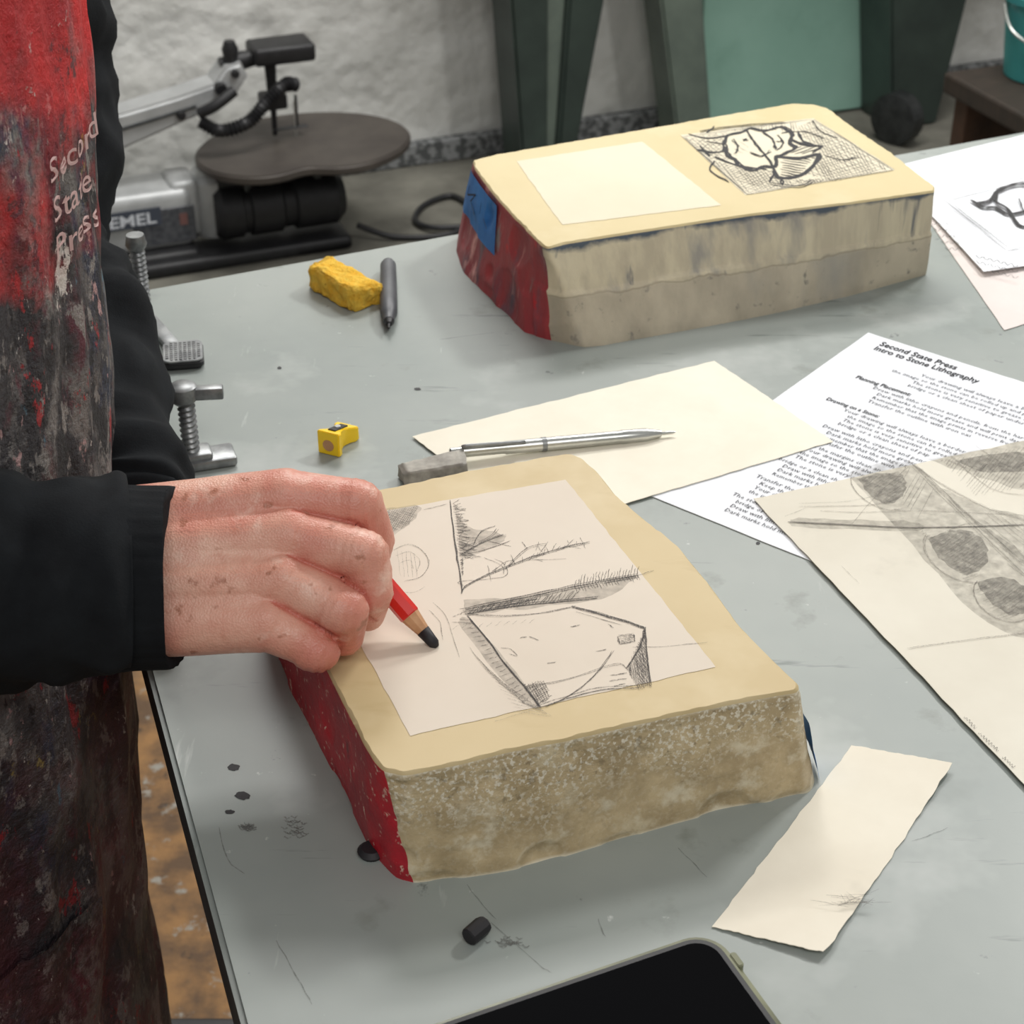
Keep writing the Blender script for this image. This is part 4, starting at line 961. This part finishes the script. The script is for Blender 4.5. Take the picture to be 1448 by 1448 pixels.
cap(bb,hd+Vector((-.02,-.005,.03)),hd+Vector((.02,.007,0)),.088,.080,28); cap(bb,hd+Vector((.02,.007,-.02)),hd+Vector((.045,.015,-.085)),.07,.038,24)
cap(bb,hd+Vector((.098,.033,.0)),hd+Vector((.118,.04,-.032)),.010,.014); 
for sgn in (-1,1):
    cap(bb,hd+sd_*.082*sgn+Vector((0,0,.01)),hd+sd_*.085*sgn+Vector((.0,0,-.03)),.016,.012)
    hip=Vector((-.43,.82,.95))+sd_*.09*sgn; kn=Vector((-.41,.82,.52))+sd_*.11*sgn; an=Vector((-.45,.82,.10))+sd_*.12*sgn
    chain(bb,[hip,kn,an],[.088,.056,.042]); cap(bb,an+Vector((0,0,-.042)),an+fx*.12+Vector((0,0,-.046)),.034,.030)
ElL=Vector((-.31,1.10,1.07))
chain(bb,[shR,Vector((-.46,.57,1.12)),El+Vector((.03,0,0)),Y(120,815,.650)],[.058,.045,.042,.030]); chain(bb,[shL,ElL,(-.29,1.0,1.0),Lw+Vector((-.02,.06,.02))],[.05,.038,.034,.026])
BV,BF=remeshed(bb,.009,4)
v,f=merge([(BV,BF),(HV,HF),(LV,LF)])
per=mk('person',v,f,'skin',label='person in black hoodie and paint-stained red apron drawing with pencil',cat='person')
fl_=per.data.attributes.new('flush_crease_shade','FLOAT','POINT')
val=[0.0]*len(v); o_=len(BV)
for i,p in enumerate(HV):
    q=0
    for ch in CH4:
        q+=.75*math.exp(-((p-ch[1]).length/.013)**2)+.45*math.exp(-((p-ch[2]).length/.012)**2)+.35*math.exp(-((p-ch[0]).length/.014)**2)
    if p.x>-.120:
        ds_=sorted(min(sd(p,s_[0],s_[1]),sd(p,s_[1],s_[2]))-s_[3] for s_ in SEG); df=ds_[1]-ds_[0]
        if ds_[1]<.006: q+=.7*math.exp(-(df/.0022)**2)  # besides knuckle redness, shade in the finger creases is put into skin colour
    val[o_+i]=min(1,q)
fl_.data.foreach_set('value',val)
hbm=bmesh.new(); cap(hbm,hd+Vector((-.035,-.01,.045)),hd+Vector((.0,.0,.05)),.088,.082,28); cap(hbm,hd+Vector((-.05,-.017,.0)),hd+Vector((-.055,-.018,-.05)),.08,.06,24)
hv,hf=remeshed(hbm,.006,4); mk('hair',hv,hf,'hair',parent=per)
for sgn in (-1,1):
    e=hd+fx*.099+sd_*.032*sgn+Vector((0,0,.008)); v,f=lathe(e,e+fx*.003,[(0,.008),(.5,.007),(1,.003)],14); mk('eye',v,f,'labelw',parent=per)
v,f=tube([hd+fx*.083+sd_*-.024+Vector((0,0,-.062)),hd+fx*.094+Vector((0,0,-.060)),hd+fx*.083+sd_*.024+Vector((0,0,-.062))],[.003,.006,.003],10,6); mk('mouth',v,f,'red2',parent=per)
# hoodie
def wr(amp_,fr,k_=55):
    def fn_(q,t,a):
        n1_=noise.noise(Vector((q.x*fr,q.y*fr,q.z*fr))); n2_=1-abs(noise.noise(Vector((q.x*fr*1.3+9,q.y*fr*1.3,q.z*fr*1.3))))*2.4
        return amp_*(n1_+.5*n2_+.4*math.sin(t*k_+3*noise.noise(q*14)+1.5*math.cos(a))*.5)
    return fn_
parts=[]
cuffP=Y(247,817,.652)
arm=[shR+Vector((.0,.03,.02)),Vector((-.47,.565,1.2)),El+Vector((-.03,0,.02)),El+Vector((.06,.008,-.01)),Y(-60,822,.634),Y(80,820,.642),Y(180,818,.649)]
parts.append(tube(arm,[.070,.060,.058,.054,.050,.0445,.041],72,16,disp=wr(.0065,24)))
parts.append(tube([Y(165,818,.649),Y(200,818,.650),Y(236,817,.652),cuffP],[.0415,.0410,.0410,.0405],96,5,disp=lambda q,t,a:.0005*math.sin(a*60)+.0015*noise.noise(q*50),lip=1))
parts.append(tube([shL,(-.325,1.08,1.25),ElL,(-.294,1.0,1.005),(-.256,.935,.977),Lw+Vector((-.006,.016,.004)),Lw+Vector((0,-.010,-.004)),Lw+Vector((.002,-.032,-.010))],[.066,.060,.056,.045,.0415,.0335,.030,.027],72,16,disp=wr(.009,26,90),lip=1))
Vt=[];Ft=[];n1=40;n2=30
for k in range(n2+1):
    z=.91+(1.47-.91)*k/n2
    for i in range(n1):
        a=2*math.pi*i/n1; p=bp(z,a,-.016); p+=Vector((0,0,0))+ (p-Vector((body_c(z)[0],body_c(z)[1],z))).normalized()*.004*noise.noise(p*15); Vt.append(p)
for k in range(n2):
    for i in range(n1):
        j=(i+1)%n1; Ft.append([k*n1+i,k*n1+j,(k+1)*n1+j,(k+1)*n1+i])
Ft.append([n2*n1+i for i in range(n1)]); Ft.append(list(range(n1))[::-1]); parts.append((Vt,Ft))
parts.append(tube([(-.40,.81,1.46),(-.41,.80,1.50),(-.42,.80,1.52)],[.11,.10,.075],24,5,disp=wr(.006,20)))
v,f=merge(parts); mk('hoodie',v,f,'hoodie',parent=per)
parts=[]
for sgn in (-1,1):
    hip=Vector((-.43,.82,.95))+sd_*.085*sgn; kn=Vector((-.41,.82,.52))+sd_*.11*sgn; an=Vector((-.45,.82,.10))+sd_*.12*sgn
    parts.append(tube([hip,kn,an],[.100,.078,.07],28,14,disp=wr(.005,18)))
parts.append(tube([(-.44,.82,.84),(-.44,.82,1.0)],[.13,.12],28,6))
v,f=merge(parts); mk('trousers',v,f,'jeans',parent=per)
for sgn in (-1,1):
    an=Vector((-.45,.82,.002))+sd_*.12*sgn; bm=bmesh.new()
    chain(bm,[an+Vector((0,0,.10)),an+Vector((0,0,.065)),an+fx*.09+Vector((0,0,.058)),an+fx*.16+Vector((0,0,.048))],[.05,.05,.045,.035]); cap(bm,an-fx*.03+Vector((0,0,.05)),an+Vector((0,0,.06)),.035,.05)
    v,f=remeshed(bm,.005,4); v=[Vector((q.x,q.y,max(q.z,.0125))) for q in v]; mk('shoe',v,f,'shoe',parent=per)
# apron sheet
V=[];Fc=[];n1=120;n2=160
def ap(z,phi,off=0):
    p=bp(z,phi,.004); cx,cy,a,b_=body_c(z); n_=(p-Vector((cx,cy,z))).normalized()
    o=.010*noise.noise(Vector((phi*3.0,z*3,1)))+.006*noise.noise(Vector((phi*7,z*9,4)))+(.006*max(0,.8-z)/.5)*math.sin(phi*9)+.003*noise.noise(Vector((phi*16,z*24,9)))
    p=p+n_*(o+off)
    if z<.96:
        s_=(p.x+.188)*.948+(p.y-.722)*.319; lim=-.002-.0004+off if z>.85 else 0.0
        k_=1 if z<.92 else (.96-z)/.04
        if s_>lim: p-=fx*(s_-lim)*k_
    return p
for s_ in (0,1):
    for k in range(n2+1):
        z=.28+(1.36-.28)*k/n2
        for i in range(n1+1):
            wid=math.radians(118) if z<1.12 else math.radians(118-(z-1.12)/.24*50)
            V.append(ap(z,-wid+2*wid*i/n1,-.0025*s_))
q_=(n1+1)*(n2+1)
for k in range(n2):
    for i in range(n1):
        a=k*(n1+1)+i; Fc.append([a,a+1,a+n1+2,a+n1+1]); Fc.append([q_+a,q_+a+n1+1,q_+a+n1+2,q_+a+1])
for i in range(n1): Fc.append([i+1,i,q_+i,q_+i+1]); a=n2*(n1+1)+i; Fc.append([a,a+1,q_+a+1,q_+a])
for k in range(n2): a=k*(n1+1); Fc.append([a,a+n1+1,q_+a+n1+1,q_+a]); a+=n1; Fc.append([a+n1+1,a,q_+a,q_+a+n1+1])
apn=mk('apron',V,Fc,'apron',parent=per,label='red canvas apron covered in dried paint')
for ln_,zb in (('Second',1.162),('State',1.144),('Press',1.127)):
    tv,tf=textmesh(ln_,bold=.006)
    VV=[]
    for q in tv:
        phi=math.radians(-40)+q.x*.0180/.150; VV.append(ap(zb+q.y*.0155,phi,.0026))
    o=mk('printed_lettering',VV,tf,'aprontext',smooth=False); setp(o,apn)
V=[];Fc=[];n=20
for k in range(n+1):
    for i in range(n+1): V.append(ap(.62+.16*k/n,math.radians(-95+50*i/n),.003))
for k in range(n):
    for i in range(n): a=k*(n+1)+i; Fc.append([a,a+1,a+n+2,a+n+1])
o=mk('pocket',V,Fc,'apron'); setp(o,apn)
# ---------------------------------------------------------------- light
W=bpy.data.worlds.new('room'); SC.world=W; W.use_nodes=True
W.node_tree.nodes['Background'].inputs[0].default_value=(1,.995,.98,1); W.node_tree.nodes['Background'].inputs[1].default_value=.33
def area(loc,tgt,sx_,sy_,e,c_=(1,.985,.96)):
    l=bpy.data.lights.new('ceiling_or_fill_light','AREA'); l.shape='RECTANGLE'; l.size=sx_; l.size_y=sy_; l.energy=e; l.color=c_
    o=bpy.data.objects.new('ceiling_or_fill_light',l); COL.objects.link(o); o.location=loc
    o.rotation_euler=(Vector(tgt)-Vector(loc)).to_track_quat('-Z','Y').to_euler(); return o
area((1.15,2.1,2.45),(.1,.9,.9),.35,.18,22)
area((-.2,2.4,2.7),(.2,.9,.9),.5,.22,10)
area((.3,-.6,2.6),(.1,1.0,.9),1.2,.6,14)  # added fill from the camera side to brighten front faces, no real lamp
area((.3,2.9,2.75),(.2,3.5,0),1.6,.3,48)  # added light that brightens the wall and background, no real lamp
